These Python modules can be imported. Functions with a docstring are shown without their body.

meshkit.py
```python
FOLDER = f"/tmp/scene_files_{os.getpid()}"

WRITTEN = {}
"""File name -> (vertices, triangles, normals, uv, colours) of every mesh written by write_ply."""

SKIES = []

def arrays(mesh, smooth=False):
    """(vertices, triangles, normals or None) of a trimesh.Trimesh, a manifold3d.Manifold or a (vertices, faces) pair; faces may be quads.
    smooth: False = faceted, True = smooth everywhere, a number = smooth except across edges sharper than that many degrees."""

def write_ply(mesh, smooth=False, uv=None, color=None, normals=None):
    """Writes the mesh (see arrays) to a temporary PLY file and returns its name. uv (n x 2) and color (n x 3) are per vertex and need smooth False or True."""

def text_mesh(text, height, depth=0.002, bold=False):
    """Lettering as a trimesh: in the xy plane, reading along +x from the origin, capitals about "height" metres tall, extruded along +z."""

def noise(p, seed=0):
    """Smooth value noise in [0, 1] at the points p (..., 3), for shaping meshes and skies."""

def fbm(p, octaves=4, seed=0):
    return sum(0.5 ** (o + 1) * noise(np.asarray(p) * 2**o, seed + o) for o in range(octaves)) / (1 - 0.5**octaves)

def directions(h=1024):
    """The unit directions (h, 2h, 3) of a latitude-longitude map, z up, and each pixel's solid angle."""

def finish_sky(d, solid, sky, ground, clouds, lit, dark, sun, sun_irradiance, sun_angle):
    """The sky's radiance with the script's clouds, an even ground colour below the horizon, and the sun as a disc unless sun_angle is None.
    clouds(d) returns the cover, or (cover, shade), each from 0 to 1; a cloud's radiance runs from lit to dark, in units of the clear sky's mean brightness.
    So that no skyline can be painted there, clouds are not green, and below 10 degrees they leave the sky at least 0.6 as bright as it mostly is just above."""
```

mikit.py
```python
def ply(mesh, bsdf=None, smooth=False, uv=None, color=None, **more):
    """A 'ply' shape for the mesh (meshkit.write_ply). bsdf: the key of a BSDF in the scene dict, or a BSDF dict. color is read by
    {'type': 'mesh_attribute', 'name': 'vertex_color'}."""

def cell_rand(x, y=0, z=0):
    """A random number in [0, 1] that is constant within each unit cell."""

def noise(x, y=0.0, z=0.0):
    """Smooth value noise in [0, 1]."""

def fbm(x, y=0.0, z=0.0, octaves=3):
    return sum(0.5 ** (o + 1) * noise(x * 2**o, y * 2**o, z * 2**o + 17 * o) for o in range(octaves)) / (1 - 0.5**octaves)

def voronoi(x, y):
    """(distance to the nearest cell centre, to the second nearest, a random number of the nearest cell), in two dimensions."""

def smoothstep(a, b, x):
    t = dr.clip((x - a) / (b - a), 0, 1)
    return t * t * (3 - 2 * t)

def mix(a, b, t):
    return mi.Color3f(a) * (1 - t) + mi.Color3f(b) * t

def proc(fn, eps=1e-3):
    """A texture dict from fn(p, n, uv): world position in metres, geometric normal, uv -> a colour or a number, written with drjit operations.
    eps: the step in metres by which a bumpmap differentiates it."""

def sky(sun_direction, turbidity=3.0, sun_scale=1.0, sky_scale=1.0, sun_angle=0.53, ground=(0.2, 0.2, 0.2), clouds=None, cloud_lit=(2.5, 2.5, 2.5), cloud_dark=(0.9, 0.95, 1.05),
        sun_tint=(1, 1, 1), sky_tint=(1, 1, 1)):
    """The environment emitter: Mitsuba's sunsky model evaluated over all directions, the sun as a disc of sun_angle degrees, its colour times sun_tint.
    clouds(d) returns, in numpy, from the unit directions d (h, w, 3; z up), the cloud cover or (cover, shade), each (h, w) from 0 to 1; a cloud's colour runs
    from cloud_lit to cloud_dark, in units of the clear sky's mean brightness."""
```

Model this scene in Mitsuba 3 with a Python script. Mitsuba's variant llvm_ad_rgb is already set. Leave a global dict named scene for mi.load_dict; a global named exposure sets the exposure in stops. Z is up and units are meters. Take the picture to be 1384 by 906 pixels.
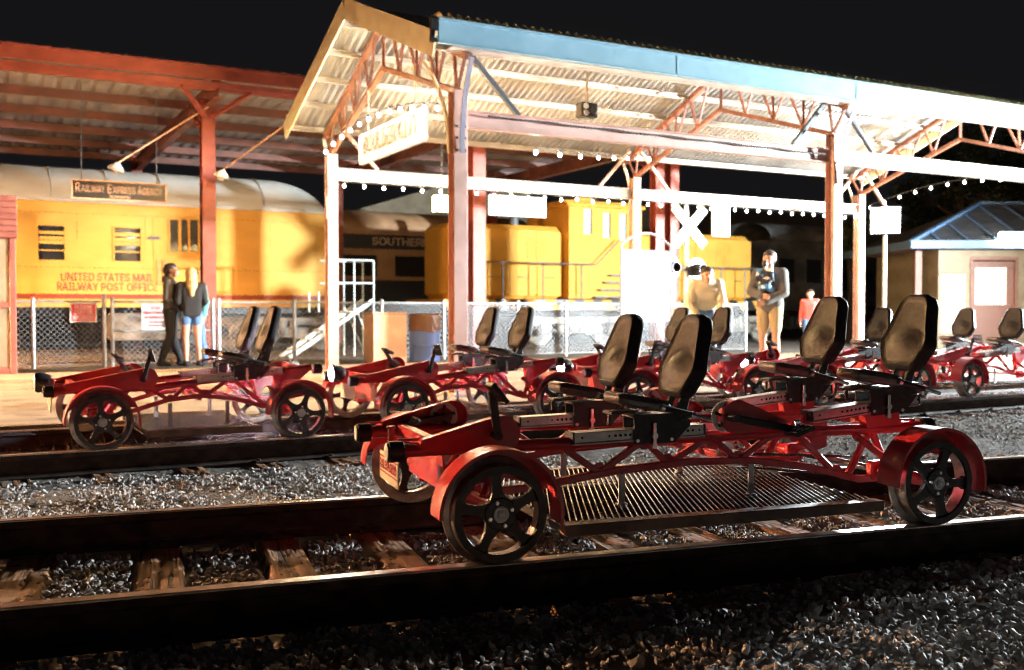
import math
import numpy as np, trimesh, manifold3d as m3
import shapely.geometry as sg, shapely.affinity as sa
import mitsuba as mi, drjit as dr
import mikit, meshkit
from mikit import noise, fbm, smoothstep, mix
T = mi.ScalarTransform4f
rng = np.random.default_rng(7)
scene, labels = {}, {}

# ---------------------------------------------------------------- camera, sky, lamps that light the place, exposure
FPX, CAMH, HORIZON = 1345.0, 0.97, 421.0          # focal length in photo pixels (1384 wide), eye height above the rail heads
PITCH = math.atan((453.0 - HORIZON) / FPX)
scene['camera'] = {'type': 'thinlens', 'fov': math.degrees(2 * math.atan(692 / FPX)), 'fov_axis': 'x', 'near_clip': 0.05, 'far_clip': 400.0,
                   'aperture_radius': 0.0062, 'focus_distance': 4.3,
                   'to_world': T().look_at(origin=[0, 0, CAMH], target=[0, math.cos(PITCH), CAMH - math.sin(PITCH)], up=[0, 0, 1])}
scene['sky'] = {**mikit.sky((0.3, -0.9, 0.05), turbidity=3, sun_scale=0.0, sky_scale=0.15, clouds=lambda d: 1.0, cloud_lit=(1.0, 0.93, 1.05), cloud_dark=(1.0, 0.93, 1.05)),
                'sampling_weight': 8.0}
exposure = 0.9
# radiances of the lamps (W / m2 / sr), used by the lamp builders below
BULB = (400.0, 246.0, 100.0)
FLOOD = (800.0, 900.0, 950.0)
YARD = (13500.0, 14800.0, 15300.0)
SODIUM = (43000.0, 22500.0, 10500.0)
HEAD = (2600.0, 2600.0, 3300.0)

# ---------------------------------------------------------------- helpers
CAT = trimesh.util.concatenate
def V(*a): return np.array(a, float)
def unit(a): a = np.asarray(a, float); return a / np.linalg.norm(a)
def box(c, s):
    m = trimesh.creation.box(extents=s); m.apply_translation(c); return m
def boxb(x0, x1, y0, y1, z0, z1): return box(((x0 + x1) / 2, (y0 + y1) / 2, (z0 + z1) / 2), (x1 - x0, y1 - y0, z1 - z0))
def cham(c, s, ch=0.006):
    """A box with chamfered edges."""
    h = np.asarray(s, float) / 2; ch = min(ch, 0.45 * min(s)); pts = []
    for sx in (-1, 1):
        for sy in (-1, 1):
            for sz in (-1, 1):
                q = h * (sx, sy, sz)
                for k in range(3):
                    r = q - ch * np.array((sx, sy, sz)); r[k] = q[k]; pts.append(r)
    m = trimesh.PointCloud(np.array(pts)).convex_hull; m.apply_translation(c); return m
def bar(p0, p1, w, h=None, up=(0, 0, 1), ch=0.0):
    """A square bar from p0 to p1: w across, h along 'up'."""
    p0, p1 = V(*p0), V(*p1); h = w if h is None else h
    L = np.linalg.norm(p1 - p0); x = (p1 - p0) / L
    up = V(*up)
    if abs(x @ up) > 0.98: up = V(1, 0, 0) if abs(x[0]) < 0.9 else V(0, 1, 0)
    y = unit(np.cross(up, x)); z = np.cross(x, y)
    m = cham((0, 0, 0), (L, w, h), ch) if ch else trimesh.creation.box(extents=(L, w, h))
    M = np.eye(4); M[:3, 0], M[:3, 1], M[:3, 2], M[:3, 3] = x, y, z, (p0 + p1) / 2
    m.apply_transform(M); return m
def rod(p0, p1, r, n=10, r2=None):
    p0, p1 = V(*p0), V(*p1); L = np.linalg.norm(p1 - p0); x = (p1 - p0) / L
    a = unit(np.cross(x, (0, 0, 1) if abs(x[2]) < 0.9 else (1, 0, 0))); b = np.cross(x, a)
    t = np.arange(n) * 2 * np.pi / n; ring = np.cos(t)[:, None] * a + np.sin(t)[:, None] * b
    r2 = r if r2 is None else r2
    v = np.vstack([p0 + ring * r, p1 + ring * r2, [p0], [p1]]); i = np.arange(n); j = (i + 1) % n
    f = np.vstack([np.stack([i, i + n, j], 1), np.stack([j, i + n, j + n], 1), np.stack([j, i * 0 + 2 * n, i], 1)[:, ::1], np.stack([i + n, i * 0 + 2 * n + 1, j + n], 1)])
    m = trimesh.Trimesh(v, f, process=False); 
    if m.volume < 0: m.invert()
    return m
def path(pts, r, n=8):
    """A round tube along a polyline."""
    p = np.asarray(pts, float); t = np.gradient(p, axis=0); t /= np.linalg.norm(t, axis=1, keepdims=True)
    ref = V(0, 0, 1) if np.abs(t[:, 2]).max() < 0.9 else V(0.31, 0.93, 0.2)
    a = np.cross(t, ref); a /= np.linalg.norm(a, axis=1, keepdims=True); b = np.cross(t, a)
    g = np.arange(n) * 2 * np.pi / n; rr = np.broadcast_to(r, (len(p),))[:, None, None]
    v = (p[:, None] + rr * (np.cos(g)[None, :, None] * a[:, None] + np.sin(g)[None, :, None] * b[:, None])).reshape(-1, 3)
    i, j = np.meshgrid(np.arange(len(p) - 1), np.arange(n), indexing='ij'); q = np.stack([i * n + j, i * n + (j + 1) % n, (i + 1) * n + (j + 1) % n, (i + 1) * n + j], -1).reshape(-1, 4)
    f = [q[:, [0, 2, 1]], q[:, [0, 3, 2]]]
    k = np.arange(1, n - 1); f += [np.stack([k * 0, k, k + 1], 1), (len(p) - 1) * n + np.stack([k * 0, k + 1, k], 1)]
    m = trimesh.Trimesh(v, np.vstack(f), process=False)
    if m.volume < 0: m.invert()
    return m
def lathe(prof, axis='y', n=32):
    """Revolves (radius, along) points about an axis through the origin."""
    prof = np.asarray(prof, float); g = np.arange(n) * 2 * np.pi / n; k = len(prof)
    v = np.stack([prof[None, :, 0] * np.cos(g)[:, None], np.broadcast_to(prof[:, 1], (n, k)), prof[None, :, 0] * np.sin(g)[:, None]], -1).reshape(-1, 3)
    i, j = np.meshgrid(np.arange(n), np.arange(k - 1), indexing='ij'); a, b = i * k + j, ((i + 1) % n) * k + j
    f = np.vstack([np.stack([a, b, b + 1], -1).reshape(-1, 3), np.stack([a, b + 1, a + 1], -1).reshape(-1, 3)])
    if axis == 'z': v = v[:, [0, 2, 1]]
    if axis == 'x': v = v[:, [1, 0, 2]]
    m = trimesh.Trimesh(v, f, process=False)
    if m.volume < 0: m.invert()
    return m
def ext(poly, depth, plane='xz', at0=0.0):
    """Extrudes a shapely polygon given in a plane ('xz': towards +y, 'yz': towards +x, 'xy': towards +z), starting at at0."""
    m = trimesh.creation.extrude_polygon(poly if hasattr(poly, 'exterior') else sg.Polygon(poly), depth, engine='earcut')
    v = m.vertices.copy()
    if plane == 'xz': w = np.stack([v[:, 0], v[:, 2] + at0, v[:, 1]], 1)
    elif plane == 'yz': w = np.stack([v[:, 2] + at0, v[:, 0], v[:, 1]], 1)
    else: w = v + (0, 0, at0)
    m = trimesh.Trimesh(w, m.faces, process=False)
    if m.volume < 0: m.invert()
    return m
def frame(O, x, y, z=(0, 0, 1)):
    M = np.eye(4); M[:3, 0], M[:3, 1], M[:3, 2], M[:3, 3] = x, y, z, O; return M
def moved(m, M): m = m.copy(); m.apply_transform(M); return m
def rotz(a, c=(0, 0, 0)): return trimesh.transformations.rotation_matrix(a, (0, 0, 1), c)
def rot(a, ax, c=(0, 0, 0)): return trimesh.transformations.rotation_matrix(a, ax, c)
def ball(c, r, sub=2, s=(1, 1, 1)):
    m = trimesh.creation.icosphere(subdivisions=sub, radius=1.0); m.apply_scale(np.array(s) * r); m.apply_translation(c); return m

def numbered(key):
    if key not in scene and key not in labels: return key
    k = 1
    while f'{key}_{k:03d}' in scene or f'{key}_{k:03d}' in labels: k += 1
    return f'{key}_{k:03d}'
def thing(name, label, cat, group=None, kind=None):
    key = numbered(name); labels[key] = {'label': label, 'category': cat}
    if group: labels[key]['group'] = group
    if kind: labels[key]['kind'] = kind
    return key
def part(parent, name, mesh, mat, smooth=False, label=None, M=None, kind=None, **more):
    """One entry of the scene under its holder; several meshes are joined first."""
    key = numbered(parent + '__' + name)
    mesh = CAT(mesh) if isinstance(mesh, (list, tuple)) else mesh
    if M is not None: mesh = moved(mesh, M)
    scene[key] = mikit.ply(mesh, mat, smooth=smooth, **more)
    if label or kind: labels[key] = {k: v for k, v in (('label', label), ('kind', kind)) if v}
    return key
def single(name, mesh, mat, label, cat, smooth=False, group=None, kind=None, M=None, **more):
    key = thing(name, label, cat, group, kind)
    mesh = CAT(mesh) if isinstance(mesh, (list, tuple)) else mesh
    if M is not None: mesh = moved(mesh, M)
    scene[key] = mikit.ply(mesh, mat, smooth=smooth, **more); return key
def setting(name, mesh, mat, label, smooth=False, **more):
    mesh = CAT(mesh) if isinstance(mesh, (list, tuple)) else mesh
    scene[name] = mikit.ply(mesh, mat, smooth=smooth, **more); labels[name] = {'label': label, 'kind': 'structure', 'category': name.replace('_', ' ')}
    return name
def lettering(text, height, c, right, up=(0, 0, 1), depth=0.006, bold=True, width=None):
    """A line of raised letters centred on c, 'right' along the reading direction."""
    m = meshkit.text_mesh(text, height, depth, bold); lo, hi = m.bounds
    m.apply_translation((-(lo[0] + hi[0]) / 2, -(lo[1] + hi[1]) / 2, 0))
    if width: m.apply_scale((width / (hi[0] - lo[0]), 1, 1))
    right, up = unit(right), unit(up); m.apply_transform(frame(c, right, up, np.cross(right, up))); return m

# ---------------------------------------------------------------- the two directions of the yard
O1 = V(-0.0533, 3.8362, 0); U1 = unit((2.831, 1, 0)); P1 = V(-U1[1], U1[0], 0)      # near track: along, across
A0 = V(-0.614, 11.32, 0); U2 = unit((1.865, 1, 0)); P2 = V(-U2[1], U2[0], 0)        # far track, canopy, fence and trains
F1, F2 = frame(O1, U1, P1), frame(A0, U2, P2)
Z3 = V(0, 0, 1)
def W(s, t, z): return A0 + s * U2 + t * P2 + z * Z3
def at(px, py, t):
    """(s, z) of the point of the upright plane t metres behind the canopy's front columns that the photograph shows at px, py."""
    x, y = (px - 692) / FPX, (453 - py) / FPX
    d = V(x, math.cos(PITCH) + y * math.sin(PITCH), -math.sin(PITCH) + y * math.cos(PITCH)); C = V(0, 0, CAMH)
    k = (t - (C - A0) @ P2) / (d @ P2); q = C + k * d - A0
    return q @ U2, q[2] 
def at_y(px, py, Y):
    x, y = (px - 692) / FPX, (453 - py) / FPX
    d = V(x, math.cos(PITCH) + y * math.sin(PITCH), -math.sin(PITCH) + y * math.cos(PITCH))
    return V(0, 0, CAMH) + d * (Y / d[1])

# ---------------------------------------------------------------- materials
def mat(name, base, rough=0.5, metallic=0.0, bump=None, eps=1e-3, two=True, **more):
    b = {'type': 'principled', 'base_color': base if isinstance(base, dict) else {'type': 'rgb', 'value': list(base)}, 'roughness': rough, 'metallic': metallic, **more}
    if bump: b = {'type': 'bumpmap', 'bump': mikit.proc(bump, eps), 'scale': 1.0, 'nested': b}
    scene[name] = {'type': 'twosided', 'nested': b} if two else b
    return name
def speck(lo, hi, sc, oct=3):
    return mikit.proc(lambda p, n, uv: mix(lo, hi, smoothstep(0.25, 0.75, fbm(p.x * sc, p.y * sc, p.z * sc, oct))))
RED = mat('paint_red', mikit.proc(lambda p, n, uv: mix(mix((.48, .022, .032), (.57, .034, .046), fbm(p.x * 9, p.y * 9, p.z * 9, 3)), (.20, .05, .045), smoothstep(.62, .78, fbm(p.x * 23, p.y * 23, p.z * 23 + 4, 4)) * .55)), mikit.proc(lambda p, n, uv: .20 + .40 * smoothstep(.42, .75, fbm(p.x * 14 + 3, p.y * 14, p.z * 14, 4))), clearcoat=.6, clearcoat_gloss=.9)
BLACK = mat('paint_black', (.012, .012, .013), .38, clearcoat=.2)
RUBBER = mat('rubber', (.016, .016, .017), .6)
VINYL = mat('vinyl', speck((.012, .0115, .011), (.022, .021, .020), 60), .55, bump=lambda p, n, uv: fbm(p.x * 420, p.y * 420, p.z * 420, 2) * .00045, eps=4e-4, specular=.35)
ALU = mat('aluminium', speck((.50, .48, .47), (.62, .60, .58), 40), .34, .9)
CHROME = mat('chrome', (.75, .74, .73), .16, 1.0)
STEEL = mat('bare_steel', speck((.30, .26, .23), (.5, .46, .42), 25), .32, .9)
GALV = mat('galvanised', speck((.42, .44, .45), (.58, .6, .61), 14), .45, .6)
RAILTOP = mat('rail_head', speck((.42, .36, .32), (.62, .57, .54), 18), .27, .95)
RUST = mat('rail_rust', speck((.018, .012, .009), (.05, .030, .020), 14), .8)
def wood_col(p, n, uv):
    g = fbm(uv.x * 3.0, uv.y * 70, 3.1, 4); k = smoothstep(.62, .72, fbm(uv.x * 2.0 + 9, uv.y * 40, 7.7, 3)); h = smoothstep(.73, .8, noise(uv.x * 26, uv.y * 46, 1.3))
    return mix(mix((.10, .046, .020), (.25, .12, .052), g), (.035, .022, .014), dr.maximum(k, h))
def wood_bump(p, n, uv):
    return fbm(uv.x * 4, uv.y * 80, 3.1, 3) * .006 - .012 * smoothstep(.62, .72, fbm(uv.x * 2.0 + 9, uv.y * 40, 7.7, 3)) - .012 * smoothstep(.73, .8, noise(uv.x * 26, uv.y * 46, 1.3))
TIE = mat('tie_wood', mikit.proc(wood_col), .85, bump=wood_bump, eps=2e-3)
STONE = mat('stone', {'type': 'mesh_attribute', 'name': 'vertex_color'}, .7, specular=.3)
DIRT = mat('dirt', mikit.proc(lambda p, n, uv: mix((.07, .06, .05), (.19, .175, .16), fbm(p.x * 6, p.y * 6, 0, 5))), .9, bump=lambda p, n, uv: fbm(p.x * 30, p.y * 30, 0, 4) * .03, eps=4e-3)
def conc_col(p, n, uv):
    s = (p.x * float(U2[0]) + p.y * float(U2[1])); t = (p.y * float(U2[0]) - p.x * float(U2[1]))
    return mix(mix((.17, .145, .11), (.30, .26, .20), fbm(s * .35, t * 6, 0, 4)), (.09, .07, .05), smoothstep(.56, .70, fbm(p.x * 1.7, p.y * 1.7, 5, 4)) * .6)
CONC = mat('platform_concrete', mikit.proc(conc_col), .7, bump=lambda p, n, uv: fbm(p.x * 40, p.y * 40, 0, 3) * .003, eps=3e-3)
CREAM = mat('canopy_white', speck((.37, .325, .275), (.48, .43, .37), 3), .55)
STEELRED = mat('canopy_steel', speck((.48, .295, .235), (.58, .375, .305), 5), .5)
TRUSS = mat('truss_brown', speck((.13, .045, .024), (.21, .075, .04), 8), .55)
SHEET = mat('roof_underside', speck((.205, .195, .185), (.305, .295, .28), 2.2), .5)
PURL = mat('purlin_paint', speck((.30, .26, .215), (.42, .37, .31), 3), .55)
SHEETG = mat('shed_sheet', speck((.30, .30, .31), (.50, .50, .50), 1.7), .45, .2)
BLUE = mat('fascia_blue', speck((.20, .37, .45), (.24, .42, .50), 4), .5)
TAN = mat('barge_tan', speck((.72, .58, .34), (.80, .67, .42), 6), .55)
SHEDBR = mat('shed_brown', speck((.10, .038, .026), (.17, .06, .04), 5), .55)
SHEDRED = mat('shed_red', speck((.23, .048, .032), (.32, .075, .048), 5), .5)
DARKST = mat('strut_dark', (.07, .085, .10), .45)
YELLOW = mat('car_yellow', mikit.proc(lambda p, n, uv: mix((.50, .27, .045), (.60, .345, .07), fbm(p.x * 2.1, p.y * 2.1, p.z * 5, 4))), .7, bump=lambda p, n, uv: fbm(p.x * 3, p.y * 3, p.z * 4, 3) * .012, eps=1e-2)
YELLOW2 = mat('loco_yellow', mikit.proc(lambda p, n, uv: mix((.48, .235, .025), (.60, .31, .04), fbm(p.x * 1.6, p.y * 1.6, p.z * 3, 4))), .72)
MAROON = mat('stripe_maroon', (.22, .035, .02), .5)
LETTER = mat('letter_red', (.17, .045, .025), .55)
CARROOF = mat('car_roof', mikit.proc(lambda p, n, uv: mix((.36, .39, .38), (.54, .57, .55), fbm(p.x * 1.5, p.y * 1.5, p.z * 3, 4))), .55)
TRUCKM = mat('truck_grime', speck((.06, .055, .046), (.26, .24, .20), 5), .7)
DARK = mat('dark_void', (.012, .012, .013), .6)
GLASS = mat('window_glass', (.02, .023, .026), .08, specular=.8)
BROWNCAR = mat('coach_brown', speck((.30, .17, .09), (.40, .24, .13), 2), .5)
NAVY = mat('coach_letterboard', (.022, .026, .034), .5)
GOLD = mat('letter_gold', (.55, .40, .28), .5)
WHITE = mat('sign_white', (.62, .61, .57), .5)
SIGNRED = mat('sign_red', (.52, .03, .035), .45)
SIGNBLACK = mat('sign_black', (.014, .013, .012), .4)
PEACH = mat('sign_peach', (.72, .42, .24), .5)
BOOTH = mat('booth_cream', speck((.27, .215, .135), (.35, .285, .185), 3), .6)
ROOFBLUE = mat('roof_blue', (.09, .17, .30), .5)
ROOFDK = mat('roof_dark', speck((.04, .045, .05), (.07, .07, .075), 5), .55)
DOORP = mat('door_pink', (.24, .115, .08), .5)
DRUM = mat('drum_blue', (.10, .16, .40), .35)
BAG = mat('bag_brown', (.14, .065, .035), .35, bump=lambda p, n, uv: fbm(p.x * 14, p.y * 14, p.z * 9, 3) * .03, eps=3e-3)
PLY = mat('plywood', speck((.52, .30, .17), (.60, .37, .22), 5), .6)
SKIN = mat('skin', (.50, .27, .18), .5)
SKIN2 = mat('skin_tan', (.36, .18, .11), .5)
HOOD = mat('cloth_black', (.013, .0125, .014), .85)
GREYC = mat('cloth_grey', (.075, .068, .062), .85)
JEANS = mat('cloth_denim', speck((.06, .13, .30), (.11, .22, .42), 30), .85)
KHAKI = mat('cloth_khaki', (.30, .22, .12), .85)
CREAMC = mat('cloth_cream', (.66, .60, .42), .85)
REDC = mat('cloth_red', (.58, .10, .09), .85)
PRINT = mat('cloth_print', mikit.proc(lambda p, n, uv: mix(mix((.015, .018, .03), (.05, .18, .42), smoothstep(.55, .62, noise(p.x * 11, p.y * 11, p.z * 11))), (.7, .68, .62), smoothstep(.66, .7, noise(p.x * 14 + 5, p.y * 14, p.z * 14)))), .85)
HAIR = mat('hair_dark', (.02, .014, .01), .5)
BLOND = mat('hair_blond', (.55, .36, .15), .45)
MASKB = mat('cloth_pale_blue', (.42, .58, .68), .8)
LEAF = mat('leaf', speck((.016, .028, .012), (.035, .05, .02), 3), .6)
BARK = mat('bark', (.07, .05, .035), .85)
TEAL = mat('cloth_teal', (.10, .36, .36), .85)
PLATE = mat('plate_cream', (.74, .64, .44), .4)
mat('lilac', (.30, .29, .35), .4)
EDGE = mat('deck_edge', speck((.10, .06, .04), (.22, .13, .085), 12), .45)
CUSH = mat('cushion_vinyl', speck((.05, .043, .036), (.075, .066, .055), 50), .24, specular=1.0)
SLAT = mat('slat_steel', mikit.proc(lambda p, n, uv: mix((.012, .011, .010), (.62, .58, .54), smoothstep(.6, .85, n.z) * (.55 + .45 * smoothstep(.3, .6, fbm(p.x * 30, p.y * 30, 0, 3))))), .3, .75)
# ---------------------------------------------------------------- ground, ballast, tracks, platform
BZ = -0.185                                         # height of the ballast's bed under the stones
setting('ground', [boxb(-160, 160, -60, 220, -1.2, -.30)], DIRT, 'dark bare ground of the rail yard')
def sheet(fr, x0, x1, y0, y1, z, nx, ny, amp, sc, seed):
    gx, gy = np.meshgrid(np.linspace(x0, x1, nx), np.linspace(y0, y1, ny), indexing='ij')
    p = np.stack([gx, gy, gx * 0], -1).reshape(-1, 3); h = (meshkit.fbm(p * sc + 50, 3, seed) - .5) * amp
    v = np.stack([gx.ravel(), gy.ravel(), z + h], 1); i, j = np.meshgrid(np.arange(nx - 1), np.arange(ny - 1), indexing='ij'); a = (i * ny + j).ravel()
    f = np.vstack([np.stack([a, a + ny, a + ny + 1], 1), np.stack([a, a + ny + 1, a + 1], 1)])
    return moved(trimesh.Trimesh(v, f, process=False), fr)
setting('ballast_bed', [sheet(F1, -7, 9, -2.2, 1.62, BZ - .03, 120, 30, .05, 3, 1)], DIRT, 'dirt bed under the ballast stones of the near track', smooth=True)
# between the tracks: a wedge that widens to the right
tN = -2.74
def wedge(n_s, n_c, z, amp):
    v = []
    for s in np.linspace(-9, 16, n_s):
        b = W(s, tN + .10, 0)
        x = (b - O1) @ U1; y = (b - O1) @ P1
        for c in np.linspace(0, 1, n_c):
            yy = 1.60 + (max(y, 1.7) - 1.60) * c; q = O1 + x * U1 + yy * P1; v.append((q[0], q[1], z))
    v = np.array(v); v[:, 2] += (meshkit.fbm(v * 2.5 + 30, 3, 4) - .5) * amp
    i, j = np.meshgrid(np.arange(n_s - 1), np.arange(n_c - 1), indexing='ij'); a = (i * n_c + j).ravel()
    return trimesh.Trimesh(v, np.vstack([np.stack([a, a + n_c, a + n_c + 1], 1), np.stack([a, a + n_c + 1, a + 1], 1)]), process=False)
setting('path_between_tracks', [wedge(140, 26, BZ + .01, .07)], DIRT, 'grey dirt and fine gravel between the two tracks', smooth=True)
setting('far_track_bed', [sheet(F2, -9, 17, tN + .02, tN + 1.6, BZ + .02, 150, 20, .05, 3, 2)], DIRT, 'dirt bed of the far track', smooth=True)
setting('platform', [boxb(0, 1, 0, 1, 0, 1)] and [moved(boxb(-12, 26, tN + 1.72, 6.9, -.28, .015), F2)], CONC, 'pale worn concrete platform under the canopy')
mat('yard_dirt', mikit.proc(lambda p, n, uv: mix((.05, .042, .036), (.15, .135, .12), fbm(p.x * 3, p.y * 3, 0, 5))), .9, bump=lambda p, n, uv: fbm(p.x * 18, p.y * 18, 0, 4) * .05, eps=6e-3)
setting('yard_ground', [moved(boxb(-60, 60, 6.9, 90, -.5, -.02), F2)], 'yard_dirt', 'bare yard ground around the parked trains')

def stones(pts, size, tone, seed, flat=.7):
    """One mesh of many broken stones at the points."""
    r = np.random.default_rng(seed); protos = []
    for k in range(7):
        d = r.normal(size=(13, 3)); d /= np.linalg.norm(d, axis=1, keepdims=True)
        h = trimesh.PointCloud(d * r.uniform(.75, 1.05, (13, 1)) * (1, r.uniform(.65, .9), r.uniform(.5, .75))).convex_hull; protos.append((np.array(h.vertices), np.array(h.faces)))
    which = r.integers(0, 7, len(pts)); vs, fs, cs, at0 = [], [], [], 0
    for k, (v, f) in enumerate(protos):
        idx = np.nonzero(which == k)[0]; n = len(idx)
        if not n: continue
        q = r.normal(size=(n, 4)); q[:, 1:3] *= .55; q /= np.linalg.norm(q, axis=1, keepdims=True); w, x, y, z = q.T
        R = np.stack([1 - 2 * (y * y + z * z), 2 * (x * y - z * w), 2 * (x * z + y * w), 2 * (x * y + z * w), 1 - 2 * (x * x + z * z), 2 * (y * z - x * w), 2 * (x * z - y * w), 2 * (y * z + x * w), 1 - 2 * (x * x + y * y)], 1).reshape(-1, 3, 3)
        s = size[idx, None, None] if np.ndim(size) else size
        vv = np.einsum('nij,kj->nki', R, v) * s + pts[idx][:, None]
        vs.append(vv.reshape(-1, 3)); fs.append((f[None] + (np.arange(n) * len(v))[:, None, None]).reshape(-1, 3) + at0); at0 += n * len(v)
        warm = r.uniform(0, 1, (n, 1)); g = r.uniform(*tone, (n, 1)) * r.choice([.6, 1, 1, 1.35], (n, 1))
        c = g * (np.array([1, .96, .92]) * (1 - warm * .35) + np.array([1.05, .84, .66]) * warm * .35)
        cs.append(np.repeat(c, len(v), 0))
    return trimesh.Trimesh(np.vstack(vs), np.vstack(fs), process=False), np.vstack(cs)
def scatter(fr, x0, x1, y0, y1, n, z, seed, smin, smax, tone, layers=1.0, keep=None):
    r = np.random.default_rng(seed); p = np.stack([r.uniform(x0, x1, n), r.uniform(y0, y1, n), np.zeros(n)], 1)
    if keep is not None: p = p[keep(p)]
    size = smin + (smax - smin) * r.beta(1.6, 2.6, len(p)); p[:, 2] = z + size * r.uniform(.0, .6, len(p)) + (meshkit.fbm(p * 2.2 + 9, 2, 3) - .5) * .05
    P = p @ fr[:3, :3].T + fr[:3, 3]
    return stones(P, size, tone, seed + 1)
TIES1 = [-2.95, -2.36, -1.80, -1.235, -.70, -.20, .33, .86, 1.33, 1.83, 2.36, 2.9, 3.45, 4.0, 4.5, 5.1, 5.6]
def offties(p): return np.min(np.abs(p[:, 0][:, None] - np.array(TIES1)[None]), axis=1) > .125
def stuff(name, parts_, label, cat='gravel'):
    v = np.vstack([m.vertices for m, c in parts_]); at0 = np.cumsum([0] + [len(m.vertices) for m, c in parts_]); f = np.vstack([m.faces + a for (m, c), a in zip(parts_, at0)])
    single(name, trimesh.Trimesh(v, f, process=False), STONE, label, cat, kind='stuff', color=np.vstack([c for m, c in parts_]))
stuff('foreground_gravel', [scatter(F1, -4.0, 5.2, -1.75, -.13, 17000, BZ + .022, 11, .010, .024, (.20, .42)), scatter(F1, -3.5, 5.0, -1.6, -.20, 260, BZ + .03, 12, .024, .036, (.20, .40))], 'loose grey gravel in front of the near rail')
stuff('track_gravel', [scatter(F1, -4.4, 6.5, .09, 1.36, 17000, BZ + .016, 13, .010, .026, (.13, .32), keep=offties), scatter(F1, -4.4, 6.5, .09, 1.36, 160, BZ + .02, 14, .025, .038, (.12, .26), keep=offties)], 'brown and grey ballast stones between the rails of the near track')
def in_wedge(p):
    q = O1 + p[:, :1] * U1 + p[:, 1:2] * P1; t = (q - A0) @ P2; return (t < tN - .04)
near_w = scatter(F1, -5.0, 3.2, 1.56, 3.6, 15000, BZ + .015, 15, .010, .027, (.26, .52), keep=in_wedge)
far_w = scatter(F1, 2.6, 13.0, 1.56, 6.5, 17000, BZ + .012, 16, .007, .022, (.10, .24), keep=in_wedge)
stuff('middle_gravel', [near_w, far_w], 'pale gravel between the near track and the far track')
stuff('far_track_gravel', [scatter(F2, -6.5, 13, tN + .1, tN + 1.42, 6000, BZ + .03, 17, .012, .026, (.10, .24))], 'gravel between the rails of the far track')

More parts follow.
